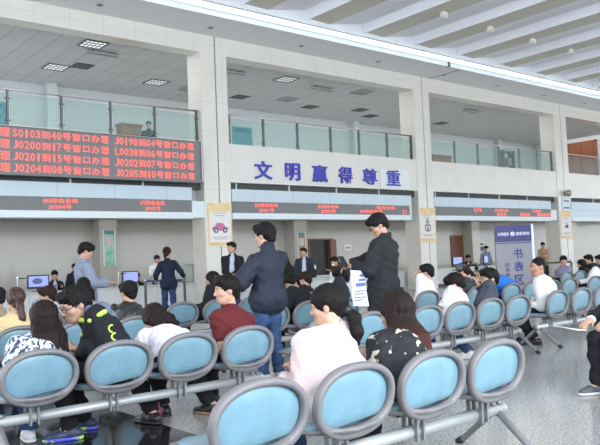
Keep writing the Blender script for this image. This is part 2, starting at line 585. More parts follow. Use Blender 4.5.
# ------------------------------------------------------------------ valance boxes with ticker strip
VBL = ['pale blue valance with grey ticker strip under the big number board', 'pale blue valance with grey ticker strip under the blue characters',
       'pale blue valance with ticker strip above the brown door', 'plain pale blue valance at the far right behind the third column']
VB = [(2.9, 9.63 * S), (10.86 * S, 17.86 * S), (19.12 * S, 26.3 * S), (27.85 * S, 35.2 * S)]
za, zb_, zc_, zd = fz(2.44), fz(2.60), fz(2.91), fz(3.24)
for i, (a, b) in enumerate(VB):
    r = empty('valance', ((a + b) / 2, DF, za))
    tag(r, VBL[i], 'valance', 'valances above the counters')
    ox, oy, oz = r.location
    mb = MB().box(a - ox, b - ox, .0, .30, zc_ - oz, zd - oz)
    mb.build('upper_panel', ALU, r)
    MB().box(a - ox, b - ox, .0, .30, 0, zb_ - oz).build('lower_panel', ALUW, r)
    if i < 3:
        MB().box(a - ox, b - ox, .03, .28, zb_ - oz, zc_ - oz).build('ticker_strip', LEDBG, r)
    else:
        MB().box(a - ox, b - ox, .03, .28, zb_ - oz, zc_ - oz).build('middle_panel', ALU, r)
    if i < 3:
        e = .46 if i != 1 else .12
        MB().box(b - ox, b + e - ox, .02 if i != 1 else 0, .34, .0 if i == 1 else .03, (zd if i == 1 else zc_ - .02) - oz).build('end_box', ALUW if i != 1 else ALU, r)

    def tk(s, x0, x1, z0, z1):
        text_obj('ticker_text', s, LEDR, (x0 - ox, .028, z0 - oz), R_, U_, x1 - x0, z1 - z0, r, .012, .012)
    zm = (zb_ + zc_) / 2
    if i == 0:
        tk('(8)综合业务', 5.80 * S, 6.62 * S, zm + .0, zc_ - .03)
        tk('J0204号', 5.92 * S, 6.46 * S, zb_ + .02, zm - .02)
        tk('(7)综合业务', 8.18 * S, 8.85 * S, zm + .0, zc_ - .03)
        tk('J0202号', 8.30 * S, 8.73 * S, zb_ + .02, zm - .02)
    elif i == 1:
        tk('(6)综合业务', 11.62 * S, 12.42 * S, zm + .0, zc_ - .03)
        tk('J0201号', 11.75 * S, 12.28 * S, zb_ + .02, zm - .02)
        tk('(5)综合业务', 13.9 * S, 14.72 * S, zm + .0, zc_ - .03)
        tk('J0205号', 14.0 * S, 14.6 * S, zb_ + .02, zm - .02)
        tk('综合业务', 16.35 * S, 17.2 * S, zm + .02, zc_ - .03)
        tk('(4)综合业务', 15.6 * S, 16.6 * S, zb_ + .05, zm - .0)
        tk('口', 17.55 * S, 17.72 * S, zb_ + .03, zm - .0)
    elif i == 2:
        tk('(3)', 21.3 * S, 21.75 * S, zm - .02, zc_ - .03)
        tk('(2)综合', 22.55 * S, 23.4 * S, zm + .0, zc_ - .03)
        tk('业务号', 22.65 * S, 23.25 * S, zb_ + .02, zm - .02)
        tk('综合业务', 24.15 * S, 24.8 * S, zb_ + .02, zm - .0)
        tk('(1)综合', 25.0 * S, 25.6 * S, zm + .0, zc_ - .03)
        tk('综合业务号', 25.3 * S, 26.3 * S, zb_ + .02, zm - .0)

# ------------------------------------------------------------------ blue raised characters on the slab
wl = empty('wall_lettering', (14.5 * S, DF + .02, fz(3.5)))
tag(wl, 'row of six raised blue characters on the cream wall below the middle railing', 'lettering')
ox, oy, oz = wl.location
for ch, x0, x1, z0, z1 in zip('文明赢得尊重', (11.63, 12.71, 13.72, 14.76, 15.78, 16.83), (12.24, 13.25, 14.3, 15.32, 16.40, 17.46), (3.54,) * 6, (4.05,) * 6):
    text_obj('character', ch, BLUECH, (x0 * S - ox, -.005, fz(z0) - oz), R_, U_, (x1 - x0) * S, (z1 - z0) * S, wl, .05, .018)
o = MB().box(16.55 * S, 17.95 * S, DF - .012, DF + .03, fz(3.45), fz(4.08)).build('wall_plate', mat('pale_plate', (.74, .76, .74), .35))
tag(o, 'pale rectangular plate on the wall behind the last blue character', 'plate')
o.location = (0, .008, 0)

# ------------------------------------------------------------------ column banners
BANY = mat('banner_yellow', (.80, .52, .22), .6, col2=(.85, .70, .42), vscale=3)
BANW = mat('banner_white', (.80, .78, .74), .6, var=.03)
BTXT = mat('banner_grey_ink', (.38, .37, .36), .6)
PINK = mat('pink_ink', (.60, .16, .30), .6)
INK = mat('violet_ink', (.10, .07, .17), .6)
for i, (x0, x1, lb) in enumerate([(10.06, 10.82, 'yellow and white banner with a pink car drawing on the left column'),
                                 (18.28, 19.12, 'yellow and white banner with a violet tower drawing on the middle column'),
                                 (26.9, 27.78, 'yellow and white banner with a small dark drawing on the right column')]):
    x0 *= S
    x1 *= S
    z0, z1 = fz(1.72), fz(2.85)
    r = empty('column_banner', ((x0 + x1) / 2, DF, z0))
    tag(r, lb, 'banner', 'banners on the columns')
    w, h = (x1 - x0) / 2, z1 - z0
    MB().box(-w, w, -.02, -.0, 0, h).build('cloth', BANW, r)
    MB().box(-w, w, -.024, -.02, h * .80, h).box(-w, -w + .05, -.024, -.02, .0, h * .8).box(w - .05, w, -.024, -.02, 0, h * .8).box(-w + .05, w - .05, -.024, -.02, 0, h * .09).build('yellow_border', BANY, r)
    mb = MB()
    for q, (ww, zz) in enumerate([(.25, .76), (.16, .70), (.3, .20), (.24, .16)]):
        mb.box(-ww * .9, ww * .9, -.026, -.02, h * zz, h * zz + .018)
    mb.build('text_lines', BTXT, r)['kind'] = 'stuff'
    mb = MB()
    if i == 0:
        n = 12
        body = [(-.26, .36), (.26, .36), (.27, .43), (.17, .455), (.1, .53), (-.1, .54), (-.18, .46), (-.27, .44)]
        vs = [(a, y, h * b) for y in (-.03, -.021) for a, b in body]
        mb.add(vs, [tuple(range(8)), tuple(reversed(range(8, 16)))] + [(k, (k + 1) % 8, 8 + (k + 1) % 8, 8 + k) for k in range(8)], 0)
        for cx_ in (-.15, .16):
            vs = [(cx_ + .075 * math.cos(2 * PI * k / 16), y, h * .365 + .075 * math.sin(2 * PI * k / 16)) for y in (-.036, -.021) for k in range(16)]
            mb.add(vs, [tuple(range(16)), tuple(reversed(range(16, 32)))] + [(k, (k + 1) % 16, 16 + (k + 1) % 16, 16 + k) for k in range(16)], 1)
            vs = [(cx_ + .035 * math.cos(2 * PI * k / 12), y, h * .365 + .035 * math.sin(2 * PI * k / 12)) for y in (-.040, -.030) for k in range(12)]
            mb.add(vs, [tuple(range(12)), tuple(reversed(range(12, 24)))] + [(k, (k + 1) % 12, 12 + (k + 1) % 12, 12 + k) for k in range(12)], 2)
    elif i == 1:
        for (a, b, c, e) in [(-.03, .03, .62, .68), (-.09, .09, .57, .60), (-.05, -.03, .50, .57), (.03, .05, .50, .57), (-.15, -.12, .33, .50), (.12, .15, .33, .50), (-.15, .15, .475, .50), (-.06, .06, .34, .36), (-.02, .02, .36, .45), (-.1, .1, .30, .33)]:
            mb.box(a, b, -.03, -.021, h * c, h * e, 1)
    else:
        for (a, b, c, e) in [(-.13, .13, .40, .46), (-.05, .13, .46, .50), (-.02, .02, .52, .60), (-.16, .16, .385, .40)]:
            mb.box(a, b, -.03, -.021, h * c, h * e, 1)
    mb.build('drawing', [PINK, INK, BANW], r)
SGN = mat('sign_pale_blue', (.62, .72, .80), .5)
o = MB().box(-.34, .34, -.03, 0, 0, .55, 0).box(-.22, .22, -.034, -.03, .40, .46, 1).box(-.26, .26, -.034, -.03, .08, .14, 1).build('square_sign', [SGN, NAVY])
o.location = (27.42 * S, DF, fz(2.88))
tag(o, 'small pale blue sign with two dark lines above the right column banner', 'sign')
o = MB().lathe([(.02, .16), (.10, .15), (.16, .05), (.16, 0), (.14, -.08), (.08, -.14), (.02, -.16)], (0, 0, 0), 20).box(-.05, .05, 0, .22, -.03, .05).build('dome_camera', mat('camera_bronze', (.42, .38, .28), .25, metal=.6), smooth=True)
o.location = (27.38 * S, DF - .17, fz(3.62) - .05)
tag(o, 'round bronze dome camera above the small sign on the right column', 'camera')
# ------------------------------------------------------------------ counters
def counter(x0, x1, y0, lb, h=.72):
    r = empty('service_counter', ((x0 + x1) / 2, y0, 0))
    tag(r, lb, 'counter', 'white service counters')
    w = (x1 - x0) / 2
    MB().box(-w, w, .02, .55, .12, h - .03).build('front_panel', CTRW, r)
    MB().box(-w + .04, w - .04, .06, .52, 0, .12).build('plinth', BLACK, r)
    MB().box(-w - .02, w + .02, -.05, .62, h - .03, h + .01).build('counter_top', CTRT, r, bevel=.008)
    return r


counter(3.0, 11.4, 18.5, 'white service counter under the left valance with two monitors on it')
counter(12.5, 20.2, 18.5, 'white service counter under the blue characters, right of the car banner column')
counter(21.5, 29.6, 18.5, 'white service counter below the valance with the brown door behind')
counter(31.3, 39.0, 18.5, 'white service counter at the far right behind the right column')


def monitor(x, y, lb, w=.52, rz=0.0, z=.73):
    r = empty('monitor', (x, y, z), rz)
    tag(r, lb, 'monitor', 'monitors on the counters')
    MB().box(-w / 2, w / 2, -.025, .025, .08, .43).build('housing', BLACK, r, bevel=.008)
    MB().box(-w / 2 + .03, w / 2 - .03, -.03, -.024, .13, .40).build('screen', SCREEN, r)
    MB().box(-.03, .03, .0, .04, .01, .2).box(-.12, .12, -.07, .09, 0, .015).build('stand', BLACK, r)
    return r


m1 = monitor(6.62, 18.75, 'glowing blue monitor on the left counter, beside the seated clerk in a suit', .56)
# a darker oval picture on the first screen
MB().add([(.13 * math.cos(2 * PI * k / 20) - .03, -.0315, .27 + .075 * math.sin(2 * PI * k / 20)) for k in range(20)], [tuple(range(20))], 0).build('screen_picture', mat('screen_dark', (.10, .13, .34), .4, emit=.5), m1)
monitor(9.2, 18.75, 'glowing blue monitor on the counter left of the clerk with dark hair', .50)
monitor(23.65, 18.75, 'monitor with pale screen on the counter in front of the brown door', .62)
monitor(25.6, 18.8, 'black monitor seen beside the seated clerk near the totem', .5, .3)


def mic(x, y, lb, z=.73):
    r = MB().lathe([(.05, 0), (.05, .015), (.012, .02), (.012, .34), (.03, .35), (.03, .40), (.01, .41)], (0, 0, 0), 12, 0).tube([(0, 0, .36), (.22, -.02, .36)], .012, 8, 1).build('desk_camera_stand', [STEEL, BLACK])
    r.location = (x, y, z)
    tag(r, lb, 'stand', 'slim camera stands on the counter')


mic(6.08, 18.7, 'slim desk camera stand left of the first monitor')
mic(8.82, 18.7, 'slim desk camera stand beside the standing man in grey shirt')
o = MB().box(-.2, .2, -.15, .15, 0, .03).box(-.18, .14, -.13, .13, .03, .05).build('paper_stack', PAPER)
o.location = (7.55, 18.65, .731)
tag(o, 'white paper stack on the counter before the clerk in a suit', 'papers')
o = MB().box(-.16, .16, -.12, .12, 0, .14).box(-.14, .14, -.125, -.1, .03, .10).build('card_printer', mat('printer_grey', (.35, .36, .37), .5), bevel=.01)
o.location = (12.9, 18.72, .731)
tag(o, 'small grey printer on the counter right of the car banner', 'printer')
o = MB().box(-.3, .3, -.01, .01, 0, .52, 1).box(-.33, -.3, -.015, .015, 0, .55, 0).box(.3, .33, -.015, .015, 0, .55, 0).box(-.33, .33, -.015, .015, .52, .55, 0).build('counter_glass_screen', [STEEL, GLASS])
o.location = (11.0, 18.85, .731)
tag(o, 'small framed glass screen standing on the left counter next to the column', 'screen')
# white help desk in front of the black doorway
r = empty('help_desk', (12.05, 13.3, 0))
tag(r, 'white box-shaped help desk in front of the dark open doorway', 'desk')
MB().box(-.5, .5, -.3, .3, .05, .78).box(-.46, .46, -.26, .26, 0, .05).build('body', mat('desk_white', (.70, .73, .73), .4), r, bevel=.01)
MB().box(-.54, .54, -.34, .34, .78, .82).build('desk_top', CTRT, r, bevel=.008)
o = MB().box(-.12, .12, -.09, .09, 0, .12).box(-.09, .09, -.1, -.08, .05, .11).build('paper_box', PAPER, bevel=.006)
o.location = (11.95, 13.2, .821)
tag(o, 'small white box on the white help desk', 'box')

# posters on the inner pillars, notices on the back wall
POSTG = mat('poster_green', (.10, .42, .30), .4, col2=(.45, .55, .50), vscale=4)
POSTR = mat('poster_red', (.55, .16, .12), .4, col2=(.20, .25, .14), vscale=5)
for (x, z0, z1, m, lb) in [(9.94, 1.37, 2.45, POSTG, 'tall green poster in a glass frame on the inner pillar behind the grey-shirted man'),
                           (17.89, 1.2, 2.33, POSTR, 'tall red and green poster on the inner pillar beside the dark doorway')]:
    r = empty('poster', (x, 21.69, z0))
    tag(r, lb, 'poster')
    MB().box(-.17, .17, -.02, 0, 0, z1 - z0).build('print', m, r)
    MB().box(-.17, .17, -.03, -.02, z1 - z0 - .10, z1 - z0, 0).build('header', mat('poster_blue', (.04, .22, .36), .4), r)
    MB().box(-.21, -.17, -.03, 0, -.03, z1 - z0 + .03).box(.17, .21, -.03, 0, -.03, z1 - z0 + .03).build('frame', mat('frame_pale', (.62, .68, .66), .3), r)
    MB().box(-.12, .11, -.028, -.02, (z1 - z0) * .55, (z1 - z0) * .82).build('picture', mat('poster_pic', (.55, .42, .32), .5, col2=(.5, .55, .6), vscale=7), r)
for (x, z, lb) in [(20.9, 1.6, 'small white notice on the wall right of the dark doorway'), (23.4, 1.65, 'small white notice on the wall left of the brown door')]:
    o = MB().box(-.2, .2, -.02, 0, 0, .26, 0).box(-.12, .12, -.024, -.02, .08, .16, 1).build('wall_notice', [PAPER, DSTEEL])
    o.location = (x, 22.3, z)
    tag(o, lb, 'notice', 'notices on the lower back wall')
o = MB().box(-.28, .28, -.015, 0, 0, .5, 0).box(-.24, .24, -.02, -.015, .36, .46, 1).box(-.24, .24, -.02, -.015, .05, .3, 1).build('wall_board', [PAPER, INK])
o.location = (30.0, 21.69 + .6, 1.3)
tag(o, 'white and dark board on the back wall behind the totem', 'board')

# upper storey items
o = MB().box(-.38, .38, -.2, .2, 0, 1.0, 0).box(-.41, .41, -.22, .22, 1.0, 1.04, 0).box(-.36, -.01, -.215, -.2, .05, .95, 1).box(.01, .36, -.215, -.2, .05, .95, 1).build('cabinet', [WOOD, mat('cabinet_brown', (.22, .10, .06), .5)])
o.location = (11.2, 22.6, fz(4.05))
o.scale = (1, 1, 1.7)
tag(o, 'brown wooden cabinet behind the upper railing next to the man upstairs', 'cabinet')
CYAN = mat('cyan_board', (.07, .36, .45), .5)
for (x, y, z, w, lb) in [(13.72, 19.5, 5.1, .40, 'cyan display board upstairs right of the left column'), (5.75, 19.5, 5.6, .38, 'blue display board upstairs at the left edge')]:
    r = empty('display_board', (x, y, fz(4.05)))
    tag(r, lb, 'board')
    MB().box(-w, w, -.03, 0, .66, 1.38, 0).build('panel', CYAN, r)
    MB().box(-w + .1, w - .1, -.036, -.03, 1.2, 1.32).build('title_bar', mat('cyan_dark', (.03, .2, .32), .5), r)
    MB().box(-w + .05, -w + .1, 0, .03, 0, 1.4).box(w - .1, w - .05, 0, .03, 0, 1.4).box(-w, -w + .15, -.2, .2, 0, .03).box(w - .15, w, -.2, .2, 0, .03).build('stand', STEEL, r)
o = MB().box(-.7, .7, -.2, .2, 0, 1.6, 0).box(-.74, .74, -.23, .23, 1.6, 1.65, 0).box(-.66, -.02, -.215, -.2, .05, 1.5, 1).box(.02, .66, -.215, -.2, .05, 1.5, 1).build('cabinet', [WOOD, MATS['cabinet_brown']])
o.location = (27.25, 22.4, fz(4.05))
tag(o, 'low brown cabinet behind the glass railing right of the second column', 'cabinet')
r = empty('shelf_rack', (33.1, 22.6, fz(4.05)))
tag(r, 'dark grey open shelf rack upstairs in the bay beside the third column', 'shelf')
mb = MB()
for xx in (-.45, .45):
    mb.box(xx - .04, xx + .04, -.2, .2, 0, 2.3)
mb.build('upright', DSTEEL, r)
mb = MB()
for q in range(4):
    mb.box(-.41, .41, -.2, .2, .1 + q * .7, .14 + q * .7)
mb.build('shelf_board', DSTEEL, r)
mb = MB()
for q in range(3):
    mb.box(-.3 + .1 * q, .05 + .1 * q, -.15, .1, .14 + q * .7, .5 + q * .7)
mb.build('file_box', LEDBG, r)

# ------------------------------------------------------------------ queue barrier
def barrier(x, y, lb):
    r = empty('barrier_post', (x, y, 0))
    tag(r, lb, 'barrier post', 'steel queue posts')
    MB().lathe([(.17, 0), (.17, .015), (.05, .04), (.03, .05)], (0, 0, 0), 24).build('base', DSTEEL, r, True)
    MB().lathe([(.033, .04), (.033, .86), (.045, .865), (.045, .95), (.03, .96)], (0, 0, 0), 16).build('pole', STEEL, r, True)
    return r


barrier(8.86, 15.2, 'steel queue post with round base beside the woman in navy')
barrier(8.55, 16.6, 'steel queue post left of the woman in navy')
barrier(19.55, 11.35, 'steel queue post behind the seated people at the far right')
barrier(17.9, 11.6, 'steel queue post left of the people at the far right')
for (a, b, m, lb) in [((8.56, 16.55, .90), (8.85, 15.25, .90), mat('belt_blue', (.05, .06, .30), .6), 'blue queue belt stretched between the two posts by the woman in navy'),
                      ((17.95, 11.6, .90), (19.50, 11.36, .90), BLACK, 'black queue belt behind the seated people at the far right')]:
    A, B = Vector(a), Vector(b)
    d = (B - A).normalized()
    o = MB().obox((A + B) / 2, d, d.cross(Vector((0, 0, 1))), (0, 0, 1), (B - A).length / 2, .004, .03).build('queue_belt', m)
    tag(o, lb, 'belt')

# ------------------------------------------------------------------ totem sign
tx, ty = 14.35, 9.75
rz = math.atan2(-.62, .785)
r = empty('totem_sign', (tx, ty, 0), rz)
tag(r, 'tall grey totem sign with navy header and large vertical blue characters', 'sign')
w, h = .42, 1.87
MB().box(-w, w, -.04, .04, .05, h).build('panel', TOTEM, r)
MB().box(-w, w, -.045, -.04, h - .38, h).build('header', NAVY, r)
MB().box(-w, w, -.046, -.04, h - .42, h - .40).build('header_line', NAVY, r)
MB().box(w, w + .05, -.05, .06, .0, h + .01).build('edge_strip', WHITE, r)
MB().box(-w - .05, w + .05, -.18, .18, 0, .05).build('base', DSTEEL, r)
TXW = mat('totem_white_ink', (.75, .75, .85), .5)
TXB = mat('totem_blue_ink', (.03, .03, .22), .5)
for ch, z in zip('书表区', (1.10, .80, .50)):
    text_obj('character', ch, TXB, (-.02, -.041, z), (1, 0, 0), (0, 0, 1), .22, .23, r, .006, .02)
for k, ch in enumerate('自助填写'):
    text_obj('small_character', ch, TXB, (-.22, -.041, .92 - k * .115), (1, 0, 0), (0, 0, 1), .09, .09, r, .005, .01)
text_obj('header_text', '办税服务', TXW, (-.36, -.046, h - .24), (1, 0, 0), (0, 0, 1), .26, .08, r, .004, .012)
text_obj('header_text', '国家税务', TXW, (.06, -.046, h - .24), (1, 0, 0), (0, 0, 1), .32, .08, r, .004, .012)
MB().lathe([(.05, 0), (.05, .01), (.03, .011), (.03, .0)], (0, 0, 0), 18).build('emblem', TXW, r)
em = [c for c in r.children if c.name.startswith('emblem')][0]
em.rotation_euler = (PI / 2, 0, 0)
em.location = (-.02, -.045, h - .20)

# ------------------------------------------------------------------ beam seating
def superell(a, b, n, t):
    c, s_ = math.cos(t), math.sin(t)
    return a * math.copysign(abs(c) ** (2 / n), c), b * math.copysign(abs(s_) ** (2 / n), s_)


RAX, RAZ = .272, .190      # half sizes of the back ring
TILT = math.radians(10)
BZ = .545                  # height of ring centre


def ringpt(px, pz, py=0.0):
    """back plane -> seat frame (z up, y forward), tilted backwards"""
    return (px, -pz * math.sin(TILT) + py * math.cos(TILT), BZ + pz * math.cos(TILT) + py * math.sin(TILT))


def seat_meshes():
    # ring: cross-section swept round a super-ellipse, thicker at the bottom
    mb = MB()
    n, m = 48, 10
    vs, fs = [], []
    for i in range(n):
        t = 2 * PI * i / n
        x, z = superell(RAX - .019, RAZ - .019, 2.25, t)
        nx, nz = math.cos(t) * RAZ, math.sin(t) * RAX
        l = math.hypot(nx, nz)
        nx, nz = nx / l, nz / l
        wr = .019 + .013 * max(0, -math.sin(t)) ** 2
        for k in range(m):
            q = 2 * PI * k / m
            e = math.copysign(abs(math.cos(q)) ** .7, math.cos(q)) * wr
            d = math.copysign(abs(math.sin(q)) ** .7, math.sin(q)) * .026
            vs.append(ringpt(x + nx * e, z + nz * e, d))
    for i in range(n):
        for k in range(m):
            a, b = i * m + k, i * m + (k + 1) % m
            c, d = ((i + 1) % n) * m + (k + 1) % m, ((i + 1) % n) * m + k
            fs.append((a, d, c, b))
    mb.add(vs, fs)
    # throat from ring bottom to the seat pan, and the pan itself
    st = [(-.012, .415, .150, .014), (.03, .410, .200, .013), (.09, .400, .232, .013), (.2, .393, .243, .013), (.34, .395, .243, .013), (.43, .398, .225, .013), (.465, .392, .17, .010)]
    vs, fs = [], []
    for (y, z, hw, th) in st:
        vs += [(-hw, y, z + .012), (-hw * .6, y, z), (0, y, z - .004), (hw * .6, y, z), (hw, y, z + .012), (hw, y, z + .012 - th * 1.6), (hw * .6, y, z - th * 2), (0, y, z - th * 2.2), (-hw * .6, y, z - th * 2), (-hw, y, z + .012 - th * 1.6)]
    for i in range(len(st) - 1):
        for k in range(10):
            k2 = (k + 1) % 10
            fs.append((i * 10 + k, i * 10 + k2, (i + 1) * 10 + k2, (i + 1) * 10 + k))
    fs += [tuple(reversed(range(10))), tuple(range((len(st) - 1) * 10, len(st) * 10))]
    mb.add(vs, [tuple(reversed(f)) for f in fs])
    # back pad: bulged disc with its lower edge cut straight
    pb = MB()
    n = 40
    rings = [(1.0, -.012), (1.0, .010), (.93, .018), (.6, .022), (0.05, .024)]
    vs, fs = [], []
    for (s_, d) in rings:
        for i in range(n):
            t = 2 * PI * i / n
            x, z = superell((RAX - .033) * s_, (RAZ - .033) * s_, 2.25, t)
            lim = -.126 * (s_ if s_ > .5 else 1)
            z = max(z, lim + x * .10)
            vs.append(ringpt(x, z, .022 + d * -1.0))
    for j in range(len(rings) - 1):
        for i in range(n):
            i2 = (i + 1) % n
            fs.append((j * n + i, j * n + i2, (j + 1) * n + i2, (j + 1) * n + i))
    fs.append(tuple(range((len(rings) - 1) * n, len(rings) * n)))
    fs.append(tuple(reversed(range(n))))
    pb.add(vs, fs)
    sb = MB()
    vs, fs = [], []
    st2 = [(.10, .412, .18), (.13, .411, .20), (.2, .408, .212), (.34, .410, .212), (.42, .412, .195), (.45, .405, .15)]
    for (y, z, hw) in st2:
        vs += [(-hw, y, z + .0), (-hw * .8, y, z + .012), (0, y, z + .012), (hw * .8, y, z + .012), (hw, y, z + .0), (hw, y, z - .02), (-hw, y, z - .02)]
    for i in range(len(st2) - 1):
        for k in range(7):
            k2 = (k + 1) % 7
            fs.append((i * 7 + k, (i + 1) * 7 + k, (i + 1) * 7 + k2, i * 7 + k2))
    fs += [tuple(range(7)), tuple(reversed(range(len(st2) * 7 - 7, len(st2) * 7)))]
    sb.add(vs, fs)
    bk = MB()
    for sx in (-.034, .02):
        bk.box(sx, sx + .014, .098, .122, .212, .38).box(sx, sx + .014, .19, .214, .212, .38)
        bk.box(sx, sx + .014, .098, .214, .34, .38)
    return mb, pb, sb, bk


_mb, _pb, _sb, _bk = seat_meshes()
proto = _mb.build('seat', GREYPL, smooth=True)
_pb.build('back_pad', TEAL, proto, True)
_sb.build('seat_pad', TEAL, proto, True)
_bk.build('bracket', LEGM, proto)
proto.location = (0, 0, -50)
BEAMY = .155


def bench(xs, ys, lb, leg_l=True, leg_r=True, rot=0.0, pitch=.605, n=4):
    """xs, ys: back-ring position of the first seat (world)"""
    r = empty('beam_bench', (xs, ys, 0), rot)
    tag(r, lb, 'bench', 'beam benches with oval grey backs')
    x0, x1 = -.31, pitch * (n - 1) + .24
    mb = MB().tube([(x0, BEAMY, .257), (x1, BEAMY, .257)], .036, 14, 0)
    mb.tube([(x0 - .012, BEAMY, .257), (x0 + .0, BEAMY, .257)], .039, 14, 1).tube([(x1, BEAMY, .257), (x1 + .012, BEAMY, .257)], .039, 14, 0)
    for xx in (x0 + .1, x1 - .04, x1 - .10):
        mb.lathe([(.018, 0), (.018, .02), (.008, .026)], (xx, BEAMY - .012, .288), 10, 1)
    mb.build('beam', [BEAMM, LEGM], r, True)
    for xx in ([x0 + .08] if leg_l else []) + ([x1 - .06] if leg_r else []):
        MB().tube([(xx, BEAMY - .30, .012), (xx, BEAMY - .27, .03), (xx, BEAMY - .03, .235), (xx, BEAMY + .03, .235), (xx, BEAMY + .27, .03), (xx, BEAMY + .30, .012)],
                  [.017, .02, .023, .023, .02, .017], 10, 0).tube([(xx, BEAMY - .315, .004), (xx, BEAMY - .27, .03)], .023, 8, 1).tube([(xx, BEAMY + .27, .03), (xx, BEAMY + .315, .004)], .023, 8, 1).build('leg', [LEGM, BLACK], r, True)
    for i in range(n):
        s_ = copy_tree(proto, r)
        s_.location = (pitch * i, 0, 0)
    return r


bench(1.93, 2.68, 'front bench of four bright blue oval backs nearest the camera', pitch=.59)
bench(6.26, 2.68, 'bench continuing the front row at the right, under the man holding paper', n=2)
MR = .05
bench(1.73, 4.90, 'second-row bench of four seats at the left, with the woman in patterned blouse', rot=MR, pitch=.588)
bench(4.42, 5.06, 'second-row bench of two seats hidden between the jeans and the black overcoat', rot=MR, pitch=.6, n=2, leg_l=False, leg_r=False)
bench(5.91, 5.13, 'second-row bench of four seats right of the man in black overcoat', rot=.035, pitch=.585)
bench(8.68, 5.27, 'second-row bench holding the man in white shirt at the right', rot=.03, pitch=.63)
bench(1.15, 7.22, 'third-row bench at the left with the yellow-jacketed woman', n=5, pitch=.61)
bench(4.85, 7.25, 'third-row bench with two men in dark jackets behind the standing man', n=4, pitch=.61)
bench(7.78, 7.25, 'third-row bench with the man in white T-shirt', n=4, pitch=.61)
bench(10.55, 7.25, 'third-row bench with the person in bright blue shirt', n=4, pitch=.61)
bench(13.3, 7.25, 'third-row bench at the right edge with the green-capped man', n=3, pitch=.61)
bench(2.7, 9.2, 'fourth-row bench at the left with dark-haired people half hidden', n=3, pitch=.61)
bench(5.31, 9.2, 'fourth-row bench with the woman in black, beside the standing man in jeans', n=5, pitch=.62)
bench(16.28, 9.6, 'far bench at the right with the boy in purple shirt', n=5, pitch=.62)
for c in list(proto.children):
    bpy.data.objects.remove(c)
bpy.data.objects.remove(proto)
# ------------------------------------------------------------------ people: implicit bodies meshed by surface nets
def V3(*a):
    return np.array(a, float)


def nrm(v):
    return v / max(np.linalg.norm(v), 1e-9)


class Field:
    def __init__(self):
        self.p = []

    def cap(self, a, b, ra, rb=None, k=.02, sq=None, cut=None, sub=False):
        self.p.append(('c', np.array(a, float), np.array(b, float), ra, ra if rb is None else rb, k, sq, cut, sub))
        return self

    def ell(self, c, R, rad, k=.02, sub=False, cut=None):
        self.p.append(('e', np.array(c, float), np.array(R, float), np.array(rad, float), 0, k, None, cut, sub))
        return self

    def mesh(self, h, wr=0.0, wl=.09, streak=None, planes=(), seed=1):
        lo, hi = [], []
        for q in self.p:
            if q[8]:
                continue
            if q[0] == 'c':
                r = max(q[3], q[4])
                lo.append(np.minimum(q[1], q[2]) - r)
                hi.append(np.maximum(q[1], q[2]) + r)
            else:
                r = q[3].max()
                lo.append(q[1] - r)
                hi.append(q[1] + r)
        lo, hi = np.min(lo, 0) - 3 * h - .015, np.max(hi, 0) + 3 * h + .015
        n = np.ceil((hi - lo) / h).astype(int) + 1
        F = np.full(n, 1.0, np.float32)
        ax = [lo[i] + h * np.arange(n[i]) for i in range(3)]
        for q in self.p:
            k = q[5]
            pad = k + 2.5 * h
            if q[0] == 'c':
                r = max(q[3], q[4]) + pad
                a, b = np.minimum(q[1], q[2]) - r, np.maximum(q[1], q[2]) + r
            else:
                r = q[3].max() + pad
                a, b = q[1] - r, q[1] + r
            i0 = np.clip(np.floor((a - lo) / h).astype(int), 0, n - 1)
            i1 = np.clip(np.ceil((b - lo) / h).astype(int) + 1, 0, n)
            if (i1 <= i0).any():
                continue
            X = np.stack(np.meshgrid(*[ax[i][i0[i]:i1[i]] for i in range(3)], indexing='ij'), -1)
            if q[0] == 'c':
                A, B = q[1], q[2]
                ab = B - A
                L2 = max(ab.dot(ab), 1e-9)
                t = np.clip(((X - A) @ ab) / L2, 0, 1)
                v = X - A - t[..., None] * ab
                if q[6] is not None:
                    sd, f = q[6]
                    w = v @ sd
                    v = v + (w * (1 / f - 1))[..., None] * sd
                d = np.linalg.norm(v, axis=-1) - (q[3] + t * (q[4] - q[3]))
            else:
                v = ((X - q[1]) @ q[2].T) / q[3]
                l = np.linalg.norm(v, axis=-1)
                d = (l - 1) * q[3].min() * .6 + (l - 1) * np.median(q[3]) * .4
            if q[7] is not None:
                for (pp, nn) in q[7]:
                    d = np.maximum(d, (X - pp) @ nn)
            sl = tuple(slice(i0[i], i1[i]) for i in range(3))
            f = F[sl]
            if q[8]:
                d = -d
                hh = np.clip(.5 - .5 * (f - d) / k, 0, 1)
                F[sl] = f * (1 - hh) + d * hh + k * hh * (1 - hh)
            else:
                hh = np.clip(.5 + .5 * (f - d) / k, 0, 1)
                F[sl] = f * (1 - hh) + d * hh - k * hh * (1 - hh)
        if wr or streak:
            m = np.abs(F) < .035
            ii = np.argwhere(m)
            P = lo + ii * h
            rg = np.random.default_rng(seed)
            acc = np.zeros(len(P))
            if wr:
                for q in range(5):
                    w = rg.normal(size=3)
                    w = w / np.linalg.norm(w) * 2 * PI / (wl * rg.uniform(.6, 1.6))
                    acc += wr * .5 * np.sin(P @ w + rg.uniform(0, 6))
            if streak:
                amp, ax1, fr = streak
                w2 = rg.normal(size=3) * 25
                acc += amp * np.sin(P @ (np.array(ax1) * fr) + 1.2 * np.sin(P @ w2)) + amp * .6 * np.sin(P @ (np.array(ax1) * fr * 2.3) + 2)
            F[m] += acc
        for (pp, nn) in planes:
            X = np.stack(np.meshgrid(*ax, indexing='ij'), -1)
            F = np.maximum(F, ((X - pp) @ nn).astype(np.float32))
        F[0], F[-1] = 1, 1
        F[:, 0], F[:, -1] = 1, 1
        F[:, :, 0], F[:, :, -1] = 1, 1
        return surfnet(F, lo, h)


